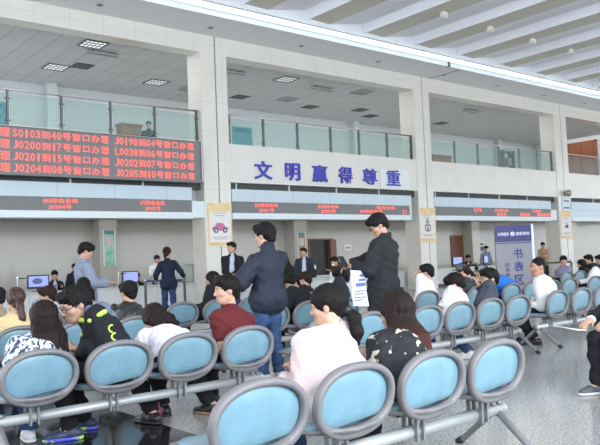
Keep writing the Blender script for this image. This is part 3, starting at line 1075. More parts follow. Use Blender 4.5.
def surfnet(F, lo, h):
    s = F < 0
    n = F.shape
    c = np.zeros(tuple(k - 1 for k in n), np.int8)
    for i in (0, 1):
        for j in (0, 1):
            for k in (0, 1):
                c += s[i:n[0] - 1 + i, j:n[1] - 1 + j, k:n[2] - 1 + k]
    act = (c > 0) & (c < 8)
    idx = np.argwhere(act)
    m = len(idx)
    im = np.full(act.shape, -1, np.int32)
    im[act] = np.arange(m)
    cn = [(i, j, k) for i in (0, 1) for j in (0, 1) for k in (0, 1)]
    vals = [F[idx[:, 0] + a, idx[:, 1] + b, idx[:, 2] + d] for a, b, d in cn]
    pos = np.zeros((m, 3))
    cnt = np.zeros(m)
    for x in range(8):
        for y in range(x + 1, 8):
            if sum(abs(cn[x][q] - cn[y][q]) for q in range(3)) != 1:
                continue
            va, vb = vals[x], vals[y]
            mk = (va < 0) != (vb < 0)
            t = np.where(mk, va / np.where(mk, va - vb, 1), 0)
            p = np.array(cn[x]) + t[:, None] * (np.array(cn[y]) - np.array(cn[x]))
            pos += p * mk[:, None]
            cnt += mk
    pos = lo + (idx + pos / cnt[:, None]) * h
    quads = []
    for ax_ in range(3):
        o1, o2 = (ax_ + 1) % 3, (ax_ + 2) % 3
        sa = [slice(None)] * 3
        sb = [slice(None)] * 3
        sa[ax_], sb[ax_] = slice(0, -1), slice(1, None)
        A, B = s[tuple(sa)], s[tuple(sb)]
        e = np.argwhere(A != B)
        e = e[(e[:, o1] > 0) & (e[:, o2] > 0) & (e[:, o1] < n[o1] - 1) & (e[:, o2] < n[o2] - 1)]
        fl = A[e[:, 0], e[:, 1], e[:, 2]]

        def g(d1, d2):
            q = e.copy()
            q[:, o1] += d1
            q[:, o2] += d2
            return im[q[:, 0], q[:, 1], q[:, 2]]
        Q = np.stack([g(-1, -1), g(0, -1), g(0, 0), g(-1, 0)], 1)
        Q[~fl] = Q[~fl][:, ::-1]
        quads.append(Q)
    Q = np.concatenate(quads)
    Q = Q[(Q >= 0).all(1)]
    return pos, Q


def np_mesh(name, vq, m, parent=None, org=None):
    v, q = vq
    if org is not None:
        v = v - org
    me = bpy.data.meshes.new(name)
    me.vertices.add(len(v))
    me.vertices.foreach_set('co', v.astype(np.float32).ravel())
    me.loops.add(len(q) * 4)
    me.loops.foreach_set('vertex_index', q.astype(np.int32).ravel())
    me.polygons.add(len(q))
    me.polygons.foreach_set('loop_start', np.arange(len(q), dtype=np.int32) * 4)
    me.polygons.foreach_set('use_smooth', np.ones(len(q), bool))
    me.materials.append(m)
    me.update(calc_edges=True)
    o = bpy.data.objects.new(name, me)
    COL.objects.link(o)
    if parent:
        o.parent = parent
    return o


def ik(a, t, l1, l2, pole):
    d = t - a
    L = min(np.linalg.norm(d), (l1 + l2) * .995)
    u = nrm(d)
    x = (l1 * l1 - l2 * l2 + L * L) / (2 * L)
    hh = math.sqrt(max(0, l1 * l1 - x * x))
    pp = pole - u * pole.dot(u)
    j = a + u * x + nrm(pp) * hh
    return j, a + u * L


SKIN = mat('skin', (.52, .30, .21), .5, var=.06, vscale=14)
SKIN_D = mat('skin_tan', (.42, .22, .145), .5, var=.06, vscale=14)
HAIRB = mat('hair_black', (.012, .010, .010), .55, spec=.12, bump=.5, bscale=60, stretch=(3, 3, .5))
HAIRR = mat('hair_auburn', (.016, .010, .009), .55, spec=.14, bump=.5, bscale=60, stretch=(3, 3, .5))
HAIRBR = mat('hair_dark_brown', (.028, .013, .010), .55, spec=.14, bump=.5, bscale=60, stretch=(3, 3, .5))
HAIRTIP = mat('hair_auburn_tips', (.016, .010, .009), .5, spec=.15, bump=.5, bscale=60, stretch=(3, 3, .5))
_nt = HAIRTIP.node_tree
_tc = _nt.nodes.new('ShaderNodeTexCoord')
_sp = _nt.nodes.new('ShaderNodeSeparateXYZ')
_mr = _nt.nodes.new('ShaderNodeMapRange')
_mr.inputs['From Min'].default_value, _mr.inputs['From Max'].default_value = .86, .60
_cr = _nt.nodes.new('ShaderNodeValToRGB')
_cr.color_ramp.elements[0].color = (.018, .010, .009, 1)
_cr.color_ramp.elements[1].color = (.11, .024, .012, 1)
_nt.links.new(_tc.outputs['Object'], _sp.inputs[0])
_nt.links.new(_sp.outputs['Z'], _mr.inputs['Value'])
_nt.links.new(_mr.outputs['Result'], _cr.inputs['Fac'])
_nt.links.new(_cr.outputs['Color'], _nt.nodes['Principled BSDF'].inputs['Base Color'])
EYEW = mat('eye_white', (.6, .58, .55), .3)
EYEB = mat('eye_dark', (.02, .012, .01), .2)
LIPM = mat('lips', (.40, .16, .13), .5)


def cloth(name, col, **k):
    a = dict(rough=.85, var=.12, vscale=5, bump=.25, bscale=120, spec=.25)
    a.update(k)
    return mat(name, col, **a)


DENIM = cloth('denim_blue', (.038, .074, .168), var=.25, vscale=7)
DENIMD = cloth('denim_dark', (.03, .05, .12), var=.2)
BLACKT = cloth('black_trousers', (.012, .012, .015))
NAVYC = cloth('navy_cloth', (.014, .018, .04))
SHOEB = mat('shoe_black', (.015, .014, .015), .4)
SHOEW = mat('shoe_white', (.65, .65, .66), .5)
SOLEW = mat('sole_white', (.6, .6, .6), .6)
SOLEB = mat('sole_tan', (.30, .18, .10), .6)


def person(x, y, yaw, label, head, hyaw=None, hpitch=10, hroll=0, pose='sit', z0=0, tyaw=None,
           hands=None, feet=None, top=None, bottom=None, shoes=(SHOEB, SOLEW), hair=('short', HAIRB), skin=SKIN,
           res=.011, w=1.0, sc=1.0, face=False, glasses=False, extras=None, group=None, pelz=None, legs=True, tint=None, hs=1.04, nkb=.022, drop=.112, spr=1.0, hbk=1.0):
    """x, y: point on the floor under the hips; head: world centre of the skull; yaw in degrees, 0 = facing +y, + = to the left"""
    global _pc
    hyaw = yaw if hyaw is None else hyaw
    tyaw = yaw if tyaw is None else tyaw
    org = V3(x, y, z0)
    up = V3(0, 0, 1)

    def fr(a):
        a = math.radians(a)
        return V3(-math.sin(a), math.cos(a), 0), V3(math.cos(a), math.sin(a), 0)
    f, r = fr(yaw)
    tf, tr = fr(tyaw)
    sit = pose == 'sit'
    pz = pelz if pelz is not None else (.505 if sit else .90 * sc)
    P = org + up * pz
    H = np.array(head, float)
    # head frame
    hf0, hr = fr(hyaw)
    pa = math.radians(hpitch)
    hf = hf0 * math.cos(pa) - up * math.sin(pa)
    hu = up * math.cos(pa) + hf0 * math.sin(pa)
    if hroll:
        ra = math.radians(hroll)
        hr, hu = hr * math.cos(ra) - hu * math.sin(ra), hu * math.cos(ra) + hr * math.sin(ra)
    HM = np.stack([hr, hf, hu])
    sd0 = nrm(H - P)
    Nk = H - (hu * .55 + sd0 * .15 + up * .30) * .165 * sc - hf * nkb
    d = Nk - P
    ctrl = P + up * np.linalg.norm(d) * .30 + d * .25 - tf * (.02 if sit else .0)

    def bez(t):
        return P * (1 - t) ** 2 + ctrl * 2 * t * (1 - t) + Nk * t * t
    waist, chest = bez(.32), bez(.62)
    ud = nrm(Nk - bez(.6))
    # torso frame near the shoulders
    sr = nrm(tr - ud * tr.dot(ud))
    sf = np.cross(ud, sr)
    shw = .165 * w * sc
    SHc = Nk - ud * drop * sc
    Sh = {'L': SHc - sr * shw, 'R': SHc + sr * shw}
    hipw = .085 * sc
    hip = {'L': P - r * hipw, 'R': P + r * hipw}
    if feet is None:
        if sit:
            feet = {'L': (-.13, .40), 'R': (.13, .40)}
        else:
            feet = {'L': (-.09, .0), 'R': (.09, .0)}
    lt, ls = .41 * sc, .40 * sc
    ank, knee, toe = {}, {}, {}
    for s_ in 'LR':
        ft = feet[s_]
        A = org + r * ft[0] + f * ft[1] + up * ((ft[2] if len(ft) > 2 else 0) + .075 * sc)
        knee[s_], ank[s_] = ik(hip[s_], A, lt, ls, f + up * (.6 if sit else .05))
        sgn = -1 if s_ == 'L' else 1
        toe[s_] = nrm(f + r * sgn * .18)
    la, lf = .275 * sc, .245 * sc
    if hands is None:
        hands = {}
    elb, wri = {}, {}
    for s_ in 'LR':
        sgn = -1 if s_ == 'L' else 1
        if s_ in hands:
            t = hands[s_]
            T = np.array(t[1:], float) if t[0] == 'w' else org + r * t[0] + f * t[1] + up * t[2]
        elif sit:
            T = knee[s_] * .62 + hip[s_] * .38 + up * .10 + r * (-sgn) * .03
        else:
            T = Sh[s_] - up * .50 * sc + r * sgn * .09 + f * .06
        elb[s_], wri[s_] = ik(Sh[s_], T, la, lf, -f * .8 + r * sgn * (.3 if sit else .45) - up * .6)

    def torso(F, o, hem=None, k=.05):
        F.cap(hip['L'] + r * .02, hip['R'] - r * .02, .098 * sc + o, k=k, sq=(f, .95))
        F.cap(P + up * .02, waist, .128 * w * sc + o, .122 * w * sc + o, k=k, sq=(tf, .80))
        F.cap(waist, chest, .122 * w * sc + o, .140 * w * sc + o, k=k, sq=(sf, .76))
        F.cap(chest, SHc + ud * .005, .135 * w * sc + o, .085 * sc + o, k=k, sq=(sf, .74))
        F.cap(SHc, Nk - ud * .01, .074 * sc + o * .8, .046 * sc + o * .5, k=.04, sq=(sf, .85))
        F.cap(Sh['L'] + sr * .04, Sh['R'] - sr * .04, .050 * sc + o * .8, k=.05)

    def arm(F, s_, o, full=True, k=.028, fore=1.0, loose=0.0):
        F.cap(Sh[s_], elb[s_] if full or fore > 0 else Sh[s_] + (elb[s_] - Sh[s_]) * .75, .053 * sc + o, (.040 + loose) * sc + o, k=k,
              cut=None if full or fore > 0 else [(Sh[s_] + (elb[s_] - Sh[s_]) * .72, nrm(elb[s_] - Sh[s_]))])
        if full or fore > 0:
            e = elb[s_] + (wri[s_] - elb[s_]) * fore
            F.cap(elb[s_], e, .041 * sc + o, (.027 + loose) * sc + o, k=k, cut=[(e - nrm(wri[s_] - elb[s_]) * .005, nrm(wri[s_] - elb[s_]))] if o else None)

    def hand(F, s_):
        dd = nrm(wri[s_] - elb[s_])
        sgn = -1 if s_ == 'L' else 1
        side = r * -sgn                                  # thumb side points inwards
        side = nrm(side - dd * side.dot(dd))
        nn = np.cross(dd, side) * sgn                    # back of hand roughly up
        if nn.dot(up + f * .3) < 0:
            nn = -nn
        W_ = wri[s_]
        F.ell(W_ + dd * .045, np.stack([dd, side, nn]), (.052, .040, .019), k=.012)
        F.cap(W_ - dd * .01, W_ + dd * .03, .024, .022, k=.012)
        for q, ln in enumerate((.88, 1.0, .95, .75)):
            base = W_ + dd * .08 + side * (.029 - .019 * q)
            m1 = base + (dd * .9 - nn * .25) * .036 * ln
            m2 = m1 + (dd * .62 - nn * .75) * .030 * ln
            m3 = m2 + (dd * .25 - nn * .95) * .018 * ln
            F.cap(base - dd * .012, m1, .0095, .009, k=.003)
            F.cap(m1, m2, .009, .0082, k=.004)
            F.cap(m2, m3, .0082, .0072, k=.004)
        tb = W_ + dd * .025 + side * .030
        t1 = tb + (dd * .62 + side * .65 - nn * .3) * .036
        t2 = t1 + (dd * .85 + side * .1 - nn * .45) * .030
        F.cap(tb, t1, .0125, .0105, k=.008)
        F.cap(t1, t2, .0105, .008, k=.004)

    def leg(F, s_, o, k=.04, end=1.0, flare=0.0):
        F.cap(hip[s_], knee[s_], .082 * sc * (.5 + .5 * w) + o, .056 * sc + o, k=k)
        e = knee[s_] + (ank[s_] - knee[s_]) * end
        m = knee[s_] + (ank[s_] - knee[s_]) * .35
        F.cap(knee[s_], m, .055 * sc + o, .052 * sc + o, k=k)
        F.cap(m, e, .052 * sc + o, (.036 + flare) * sc + o, k=k, cut=[(e, nrm(ank[s_] - knee[s_]))] if o else None)

    # ---- body: one continuous surface
    B = Field()
    torso(B, -.012)
    hk = sc * hs

    def hp(a, b, c):
        return H + (hr * a + hf * b + hu * c) * hk
    B.cap(Nk - ud * .03, H - hu * .05 - hf * .02, .054 * sc, .05 * sc, k=.03)
    B.ell(hp(0, -.012, .025), HM, np.array((.074, .094, .088)) * hk, k=.02)
    B.ell(hp(0, .022, -.03), HM, np.array((.060, .068, .083)) * hk, k=.03)
    B.cap(hp(-.022, .055, -.088), hp(.022, .055, -.088), .022 * hk, k=.03)
    B.cap(hp(-.045, .01, -.065), hp(-.02, .05, -.085), .022 * hk, k=.03)
    B.cap(hp(.045, .01, -.065), hp(.02, .05, -.085), .022 * hk, k=.03)
    B.cap(hp(0, .078, .012), hp(0, .102, -.028), .009 * hk, .015 * hk, k=.012)
    B.cap(hp(-.013, .084, -.034), hp(.013, .084, -.034), .010 * hk, k=.01)
    B.cap(hp(-.036, .072, .022), hp(.036, .072, .022), .014 * hk, k=.014)
    B.cap(hp(-.016, .078, -.062), hp(.016, .078, -.062), .010 * hk, k=.01)
    for q in (-1, 1):
        B.ell(hp(.074 * q, -.008, -.008), HM, np.array((.010, .020, .032)) * hk, k=.008)
        B.ell(hp(.042 * q, .056, -.026), HM, np.array((.022, .022, .022)) * hk, k=.025)
    for s_ in 'LR':
        arm(B, s_, 0)
        hand(B, s_)
        if legs:
            leg(B, s_, -.008)
            B.cap(ank[s_], ank[s_] + toe[s_] * .13 - up * .04, .036, .026, k=.02)
    body = np_mesh('person', B.mesh(res), skin, None, org)
    body.location = org
    tag(body, label, 'person', group)

    def child(name, F, m, rs=None, **k):
        return np_mesh(name, F.mesh(rs or res, **k), m, body, org)

    # ---- clothes
    sd = int(abs(x * 131 + y * 17)) + 1
    if bottom is not None and legs:
        F = Field()
        o = .014
        F.cap(hip['L'] + r * .02, hip['R'] - r * .02, .098 * sc + o, k=.05, sq=(f, .95))
        F.cap(P, P + (waist - P) * .5, .124 * w * sc + o * .6, k=.05, sq=(tf, .8))
        for s_ in 'LR':
            leg(F, s_, o, end=.97, flare=.012)
        child('trousers', F, bottom, wr=.006, wl=.10, seed=sd)
    if legs:
        for s_ in 'LR':
            F = Field()
            a = ank[s_]
            g0 = a - up * (.075 * sc)
            tt = toe[s_]
            pl = [(g0 + up * .004, -up)]
            F.cap(g0 - tt * .045 + up * .045, g0 + tt * .09 + up * .035, .042, .042, k=.02, cut=pl)
            F.cap(g0 + tt * .09 + up * .035, g0 + tt * .165 + up * .026, .042, .032, k=.02, cut=pl)
            F.cap(a - up * .02, a + up * .015, .042, .043, k=.02, cut=[(a + up * .015, up)])
            sh = child('shoe', F, shoes[0], rs=min(res, .012))
            G = Field()
            pl2 = [(g0 + up * .024, up), (g0 + up * .001, -up)]
            G.cap(g0 - tt * .045 + up * .02, g0 + tt * .09 + up * .02, .048, .048, k=.01, cut=pl2)
            G.cap(g0 + tt * .09 + up * .02, g0 + tt * .17 + up * .02, .048, .036, k=.01, cut=pl2)
            so = np_mesh('sole', G.mesh(min(res, .011)), shoes[1], sh, org)
    top = top or {}
    kind = top.get('kind', 'shirt')
    o = top.get('off', .020)
    F = Field()
    torso(F, o)
    sl = top.get('sleeve', 'long')
    for s_ in 'LR':
        if sl == 'long':
            arm(F, s_, o * .9, fore=top.get('fore', .97), loose=top.get('loose', .004))
        else:
            arm(F, s_, o * .9 + .004, full=False, fore=0)
    if top.get('hem'):
        hm = top['hem']
        for s_ in 'LR':
            q = hip[s_] + (knee[s_] - hip[s_]) * hm
            F.cap(hip[s_], q, .095 * sc + o, .088 * sc + o, k=.06)
        if not sit:
            F.cap(P, P - up * hm * .4, .125 * w * sc + o, .12 * w * sc + o, k=.06, sq=(f, .85), cut=[(P - up * hm * .4, -up)])
    if top.get('collar', True):
        ncut = Nk + ud * top.get('collar_h', .03)
        F.cap(Nk - ud * .03, Nk + ud * .06, .066 * sc + o * .4, .060 * sc + o * .25, k=.02, cut=[(ncut, nrm(hu + ud - hf * .4))])
    pl = [(P - up * top['cutz'], -up)] if 'cutz' in top else ()
    shirt = child(kind, F, top.get('mat', NAVYC), wr=top.get('wr', .006) * .6, wl=.075, seed=sd + 3, planes=pl)
    # ---- hair
    st, hm_ = hair[0], hair[1]
    F = Field()
    vol = hair[2] if len(hair) > 2 else 1.0
    F.ell(hp(0, -.016, .034), HM, np.array((.086, .106, .094)) * hk * (1 + .06 * (vol - 1)) + .004 * vol, k=.01)
    if st in ('short', 'bowl'):
        F.cap(hp(0, -.06, .0), hp(0, -.072, -.045), .062 * hk, .046 * hk, k=.03)
        F.cap(hp(-.05, .055, .085), hp(.05, .06, .085), .026 * hk * vol, k=.03)
        F.ell(hp(0, .105, -.055 + (.0 if st == 'short' else -.01)), HM, np.array((.125, .096, .104)) * hk, k=.012, sub=True)
        for q in (-1, 1):
            F.ell(hp(.088 * q, .012, -.07), HM, np.array((.038, .060, .078)) * hk, k=.01, sub=True)
        F.ell(hp(0, .02, -.13), HM, np.array((.09, .08, .07)) * hk, k=.01, sub=True)
        child('hair', F, hm_, wr=.0045, wl=.020, seed=sd + 7, rs=min(res, .010))
    elif st == 'buzz':
        F = Field()
        F.ell(hp(0, -.015, .03), HM, np.array((.078, .098, .090)) * hk, k=.01)
        F.ell(hp(0, .105, -.06), HM, np.array((.086, .095, .125)) * hk, k=.012, sub=True)
        F.ell(hp(0, .0, -.12), HM, np.array((.11, .11, .10)) * hk, k=.01, sub=True)
        child('hair', F, hm_, rs=min(res, .009))
    else:
        F.cap(hp(0, -.065, .0), hp(0, -.07, -.04), .066 * hk, .05 * hk, k=.03)
        F.ell(hp(0, .110, -.06), HM, np.array((.072, .085, .115)) * hk, k=.012, sub=True)
        fall = hair[3] if len(hair) > 3 else -up
        ln = hair[4] if len(hair) > 4 else .38
        if st == 'long':
            for q in (-1, -.5, 0, .5, 1):
                a0 = hp(.062 * q, -.055 + abs(q) * .045, -.01)
                a1 = a0 - sf * .055 * hbk + fall * ln * .45 + hr * .025 * q * spr
                a2 = a0 - sf * .075 * hbk + fall * ln + hr * .042 * q * spr
                F.cap(a0, a1, .042, .044, k=.02)
                F.cap(a1, a2, .044, .022, k=.02)
        hb = child('hair', F, hm_, streak=(.0035, hr, 240), seed=sd, rs=min(res, .010))
        if st == 'pony':
            G = Field()
            b0 = hp(0, -.115, .01 if len(hair) <= 5 else hair[5])
            fd = nrm(np.array(fall, float))
            b1 = b0 - hf0 * .03 + fd * ln * .25
            b2 = b0 - hf0 * .03 + fd * ln * .65
            b3 = b0 - hf0 * .02 + fd * ln
            G.cap(b0, b1, .024, .036, k=.02).cap(b1, b2, .036, .034, k=.02).cap(b2, b3, .034, .012, k=.02)
            np_mesh('ponytail', G.mesh(min(res, .010), streak=(.003, hr, 260)), hm_, hb, org)
            T = Field()
            T.cap(b0 - hr * .01, b0 + hr * .01, .027, k=.01)
            np_mesh('hair_tie', T.mesh(.009), BLACK, hb, org)
    # ---- face details
    if face:
        for q in (-1, 1):
            E_ = Field()
            E_.ell(hp(.031 * q, .078, .002), HM, np.array((.013, .009, .0065)) * hk, k=.004)
            ey = np_mesh('eye', E_.mesh(.004), EYEW, body, org)
            I_ = Field()
            I_.ell(hp(.031 * q, .0855, .002), HM, np.array((.006, .004, .006)) * hk, k=.003)
            np_mesh('iris', I_.mesh(.003), EYEB, ey, org)
            E_ = Field()
            E_.cap(hp(.016 * q, .089, .026), hp(.047 * q, .077, .026), .0045, .0035, k=.003)
            np_mesh('eyebrow', E_.mesh(.004), HAIRB, body, org)
        E_ = Field()
        E_.cap(hp(-.019, .084, -.058), hp(.019, .084, -.058), .005, k=.003).cap(hp(-.016, .083, -.067), hp(.016, .083, -.067), .006, k=.003)
        np_mesh('lips', E_.mesh(.004), LIPM, body, org)
    J = dict(P=P, H=H, Nk=Nk, Sh=Sh, elb=elb, wri=wri, hp=hp, hr=hr, hf=hf, hu=hu, sr=sr, sf=sf, ud=ud, bez=bez, up=up, f=f, r=r, org=org, body=body, shirt=shirt, knee=knee, hip=hip, ank=ank, toe=toe, HM=HM)
    if glasses:
        mb = MB()
        for q in (-1, 1):
            ring = [hp(.034 * q + .025 * math.cos(t), .098, .0 + .019 * math.sin(t)) - org for t in np.linspace(0, 2 * PI, 17)]
            mb.tube(ring, .0028, 6)
            mb.tube([hp(.058 * q, .097, .008) - org, hp(.080 * q, .085, .008) - org, hp(.082 * q, -.01, .006) - org], .0028, 6)
        mb.tube([hp(-.01, .1, .004) - org, hp(.01, .1, .004) - org], .0028, 6)
        mb.build('glasses', BLACK, body)
    return J


def extra(J, name, F, m, res=.010, parent=None, **k):
    return np_mesh(name, F.mesh(res, **k), m, parent or J['body'], J['org'])


def cap_hat(J, m, brim=True, res=.010):
    hp, HM = J['hp'], J['HM']
    F = Field()
    F.ell(hp(0, -.012, .045), HM, (.094, .112, .088), k=.01)
    F.ell(hp(0, -.012, -.06), HM, (.14, .16, .098), k=.008, sub=True)
    if brim:
        F.ell(hp(0, .115, .045), HM, (.07, .07, .010), k=.01)
    extra(J, 'cap', F, m, res)
# ------------------------------------------------------------------ the people
FLOWER = mat('blouse_pattern', (.03, .045, .10), .8, col2=(.62, .64, .68), vscale=52, sharp=(.45, .53), stretch=(1, 1, .4))
FLORAL = mat('black_floral', (.010, .010, .013), .8, col2=(.55, .50, .42), vscale=13, sharp=(.57, .60))
PINKJ = cloth('pale_pink_jacket', (.56, .41, .41), col2=(.64, .57, .555), vscale=4)
LILAC = cloth('white_lilac_blouse', (.76, .70, .78), var=.05)
MAROON = cloth('maroon_cotton', (.115, .017, .020), var=.15)
LEATHER = mat('black_leather', (.020, .020, .021), .38, bump=.3, bscale=30)
BJACK = cloth('black_jacket', (.014, .014, .018))
NAVYJ = cloth('navy_jacket', (.022, .025, .042), rough=.65)
COAT = cloth('charcoal_coat', (.022, .021, .025), rough=.8)
CREAM = cloth('cream_jacket', (.66, .50, .27), var=.06)
TANJ = cloth('tan_jacket', (.36, .27, .19))
GREYP = cloth('grey_patterned_shirt', (.20, .21, .26), col2=(.40, .41, .46), vscale=30)
GREYS = cloth('blue_grey_shirt', (.22, .25, .33), var=.10)
WHITES = cloth('white_cotton', (.80, .80, .82), var=.03)
SLATE = cloth('slate_shirt', (.060, .068, .090))
BLUES = cloth('bright_blue_shirt', (.03, .17, .60), var=.1)
CAPG = cloth('grey_cap_cloth', (.10, .115, .125))
DGREY = cloth('dark_grey_top', (.045, .055, .06))
PURP = cloth('purple_grey_shirt', (.27, .24, .37))
SUIT = cloth('dark_suit', (.015, .017, .028))
OLIVE = cloth('olive_brown_jacket', (.055, .05, .035))
PEACH = cloth('peach_jacket', (.50, .31, .20))
GREENC = cloth('dark_green_cap', (.03, .05, .035))
LIME = mat('lime_trim', (.50, .75, .10), .5)
HOODG = cloth('grey_blue_hood', (.14, .17, .24), rough=.6)
LTSH = cloth('pale_shirt', (.50, .52, .60))
BLKSH = (SHOEB, SHOEB)
NR = .0085

# --- second row, left to right
person(1.75, 5.14, 0, 'woman in navy-white patterned blouse with long dark hair at lower left', (1.90, 5.29, .905), 12, 14,
       top=dict(kind='blouse', mat=FLOWER, off=.022), bottom=DENIM, shoes=(SHOEW, SOLEW), hair=('long', HAIRR, 1.0, V3(0.0, -.20, -1), .37), hbk=1.5, drop=.14,
       feet={'L': (-.20, .16), 'R': (.10, .36)}, res=NR, w=.95)
J = person(2.40, 5.16, 62, 'young man in glasses and black jacket with grey hood and lime trim, leaning over', (2.19, 5.42, .985), 94, 22,
           top=dict(kind='jacket', mat=BJACK, off=.046, loose=.02, wr=.010, fore=.9), bottom=BLACKT, tyaw=88, shoes=(mat('shoe_dark_blue', (.03, .035, .08), .5), mat('sole_blue_lime', (.09, .11, .62), .5, col2=(.45, .75, .12), vscale=7, sharp=(.5, .56))), hair=('short', HAIRB, 1.0), hs=1.12, nkb=.075,
           hands={'L': ('w', 2.16, 5.30, .66), 'R': ('w', 2.18, 5.40, .64)}, feet={'L': (-.02, .34), 'R': (.30, .26)}, res=.0075, face=True, glasses=True)
b, ud, sr, sf, org = J['bez'], J['ud'], J['sr'], J['sf'], J['org']
F = Field()
F.cap(J['Nk'] - ud * .04 - sf * .10 - sr * .09, J['Nk'] - ud * .04 - sf * .10 + sr * .09, .062, k=.03).cap(J['Nk'] + ud * .01 - sf * .02 - sr * .09, J['Nk'] - ud * .09 - sf * .13, .05, k=.03)
F.cap(J['Nk'] + ud * .01 - sf * .02 + sr * .09, J['Nk'] - ud * .09 - sf * .13, .05, k=.03).cap(J['Sh']['R'] - sf * .03 + ud * .02, J['Nk'] - ud * .06 - sf * .1, .055, .06, k=.03).cap(J['Sh']['L'] - sf * .03 + ud * .02, J['Nk'] - ud * .06 - sf * .1, .055, .06, k=.03)
extra(J, 'hood', F, HOODG, wr=.006)
for q in ('L', 'R'):
    F = Field()
    a = J['Sh'][q]
    e = J['elb'][q]
    s_ = -1 if q == 'L' else 1
    F.cap(J['Nk'] - ud * .02 + sf * .085 + sr * s_ * .10 + ud * .0, a + sr * s_ * .045 + sf * .07 - ud * .02, .020, k=.01).cap(a + sr * s_ * .045 + sf * .07 - ud * .02, a + sr * s_ * .09 - sf * .04 - ud * .05, .020, k=.01)
    extra(J, 'lime_stripe', F, LIME)
    if q == 'R':
        continue
    m = a + (e - a) * .62
    dd = nrm(e - a)
    out = nrm(sr * s_ * .8 - sf * .6 - dd * (sr * s_ * .8 - sf * .6).dot(dd))
    sd_ = np.cross(dd, out)
    mb = MB()
    for cy in (-.035, .03):
        pts = [m + out * .108 * .93 + dd * (cy + .028 * math.cos(t)) + sd_ * (.034 * math.sin(t)) - out * .010 * abs(math.sin(t)) - org for t in np.linspace(.4, 5.6, 14)]
        mb.tube(pts, .008, 6)
    mb.build('sleeve_emblem', LIME, J['body'], True)
person(2.90, 5.20, 8, 'woman in white lilac blouse bent far forward with dark hair falling over', (2.97, 5.62, .80), 6, 42,
       top=dict(kind='blouse', mat=LILAC, off=.024, loose=.012), bottom=BLACKT, shoes=BLKSH, hair=('long', HAIRR, 1.0, V3(.30, -.35, -.6), .20),
       hands={'L': (-.12, .52, .42), 'R': (.12, .55, .40)}, feet={'L': (-.12, .12), 'R': (.12, .30)}, res=NR, w=.98)
person(3.54, 5.23, 14, 'man in maroon T-shirt with short sleeves looking back to the left', (3.54, 5.36, 1.02), 78, 4,
       top=dict(kind='t_shirt', mat=MAROON, off=.022, sleeve='short'), bottom=BLACKT, shoes=(SHOEB, SOLEB), hair=('short', HAIRB, 1.2),
       hands={'L': ('w', 3.40, 5.42, .44), 'R': (.10, .42, .55)}, feet={'L': (-.26, .05), 'R': (.12, .42)}, res=.0075, face=True, w=1.05)

bag = empty('handbag', (2.80, 5.36, 0), .4)
bag.scale = (.75, .75, .75)
tag(bag, 'small magenta handbag on the floor by the bent woman in lilac blouse', 'bag')
F = Field()
F.cap((-.06, 0, .06), (.06, 0, .06), .06, k=.02, sq=(V3(0, 1, 0), .7)).cap((-.05, 0, .16), (.05, 0, .16), .05, k=.05, sq=(V3(0, 1, 0), .6))
MAG = mat('magenta_leather', (.45, .03, .25), .4)
np_mesh('pouch', F.mesh(.01), MAG, bag)
MB().tube([(-.05, 0, .19), (-.035, 0, .28), (.035, 0, .28), (.05, 0, .19)], .008, 8).build('handle', MAG, bag, True)

# --- front row
person(2.55, 2.95, 0, 'woman in pale pink jacket with low black ponytail on the front bench', (2.72, 3.09, .99), 36, 10,
       top=dict(kind='jacket', mat=PINKJ, off=.036, loose=.012, wr=.006, collar_h=.085), bottom=DENIMD, shoes=(SHOEW, SOLEW), hair=('pony', HAIRB, 1.0, V3(.10, -.12, -1), .20, -.045), hs=.95, drop=.165,
       feet={'L': (-.15, .30), 'R': (.12, .42)}, res=.008, w=.94)
person(3.13, 2.95, 0, 'woman in black floral top with very long auburn-tipped hair on the front bench', (3.31, 3.12, .905), 6, 18,
       top=dict(kind='blouse', mat=FLORAL, off=.030, loose=.03), bottom=BLACKT, shoes=BLKSH, hair=('long', HAIRTIP, 1.05, V3(-.06, -.24, -1), .46), spr=2.0, hbk=1.5, drop=.16,
       feet={'L': (-.13, .12), 'R': (.13, .36)}, res=.008, w=.95)

# --- second row, right part
person(6.66, 5.38, 12, 'person in white shirt with bowl-cut black hair bent forward, second row', (6.84, 5.48, .90), 28, 26,
       top=dict(kind='shirt', mat=WHITES, off=.028, sleeve='short'), bottom=DENIM, shoes=(SHOEW, SOLEW), hair=('bowl', HAIRB, 1.2),
       hands={'L': (.0, .38, .56), 'R': (.14, .38, .56)}, feet={'L': (-.16, .10), 'R': (.12, .36)}, res=.010)
person(7.24, 5.41, 20, 'man in slate grey shirt resting his hand against his face, second row', (7.49, 5.46, .935), 66, 8,
       top=dict(kind='shirt', mat=SLATE, off=.026), bottom=DENIM, shoes=(SHOEW, SOLEW), hair=('short', HAIRB, 1.05),
       hands={'L': ('w', 7.41, 5.56, .86), 'R': (.15, .40, .55)}, feet={'L': (-.16, .12), 'R': (.12, .36)}, res=.010, face=True)
person(8.86, 5.53, 18, 'man in white shirt with cropped hair sitting right of the totem sign', (8.82, 5.62, 1.035), 66, 4,
       top=dict(kind='shirt', mat=WHITES, off=.026), bottom=BLACKT, shoes=BLKSH, hair=('buzz', HAIRB), skin=SKIN_D, hs=1.1,
       feet={'L': (-.25, .12), 'R': (.12, .30)}, res=.010, w=1.18, face=True)

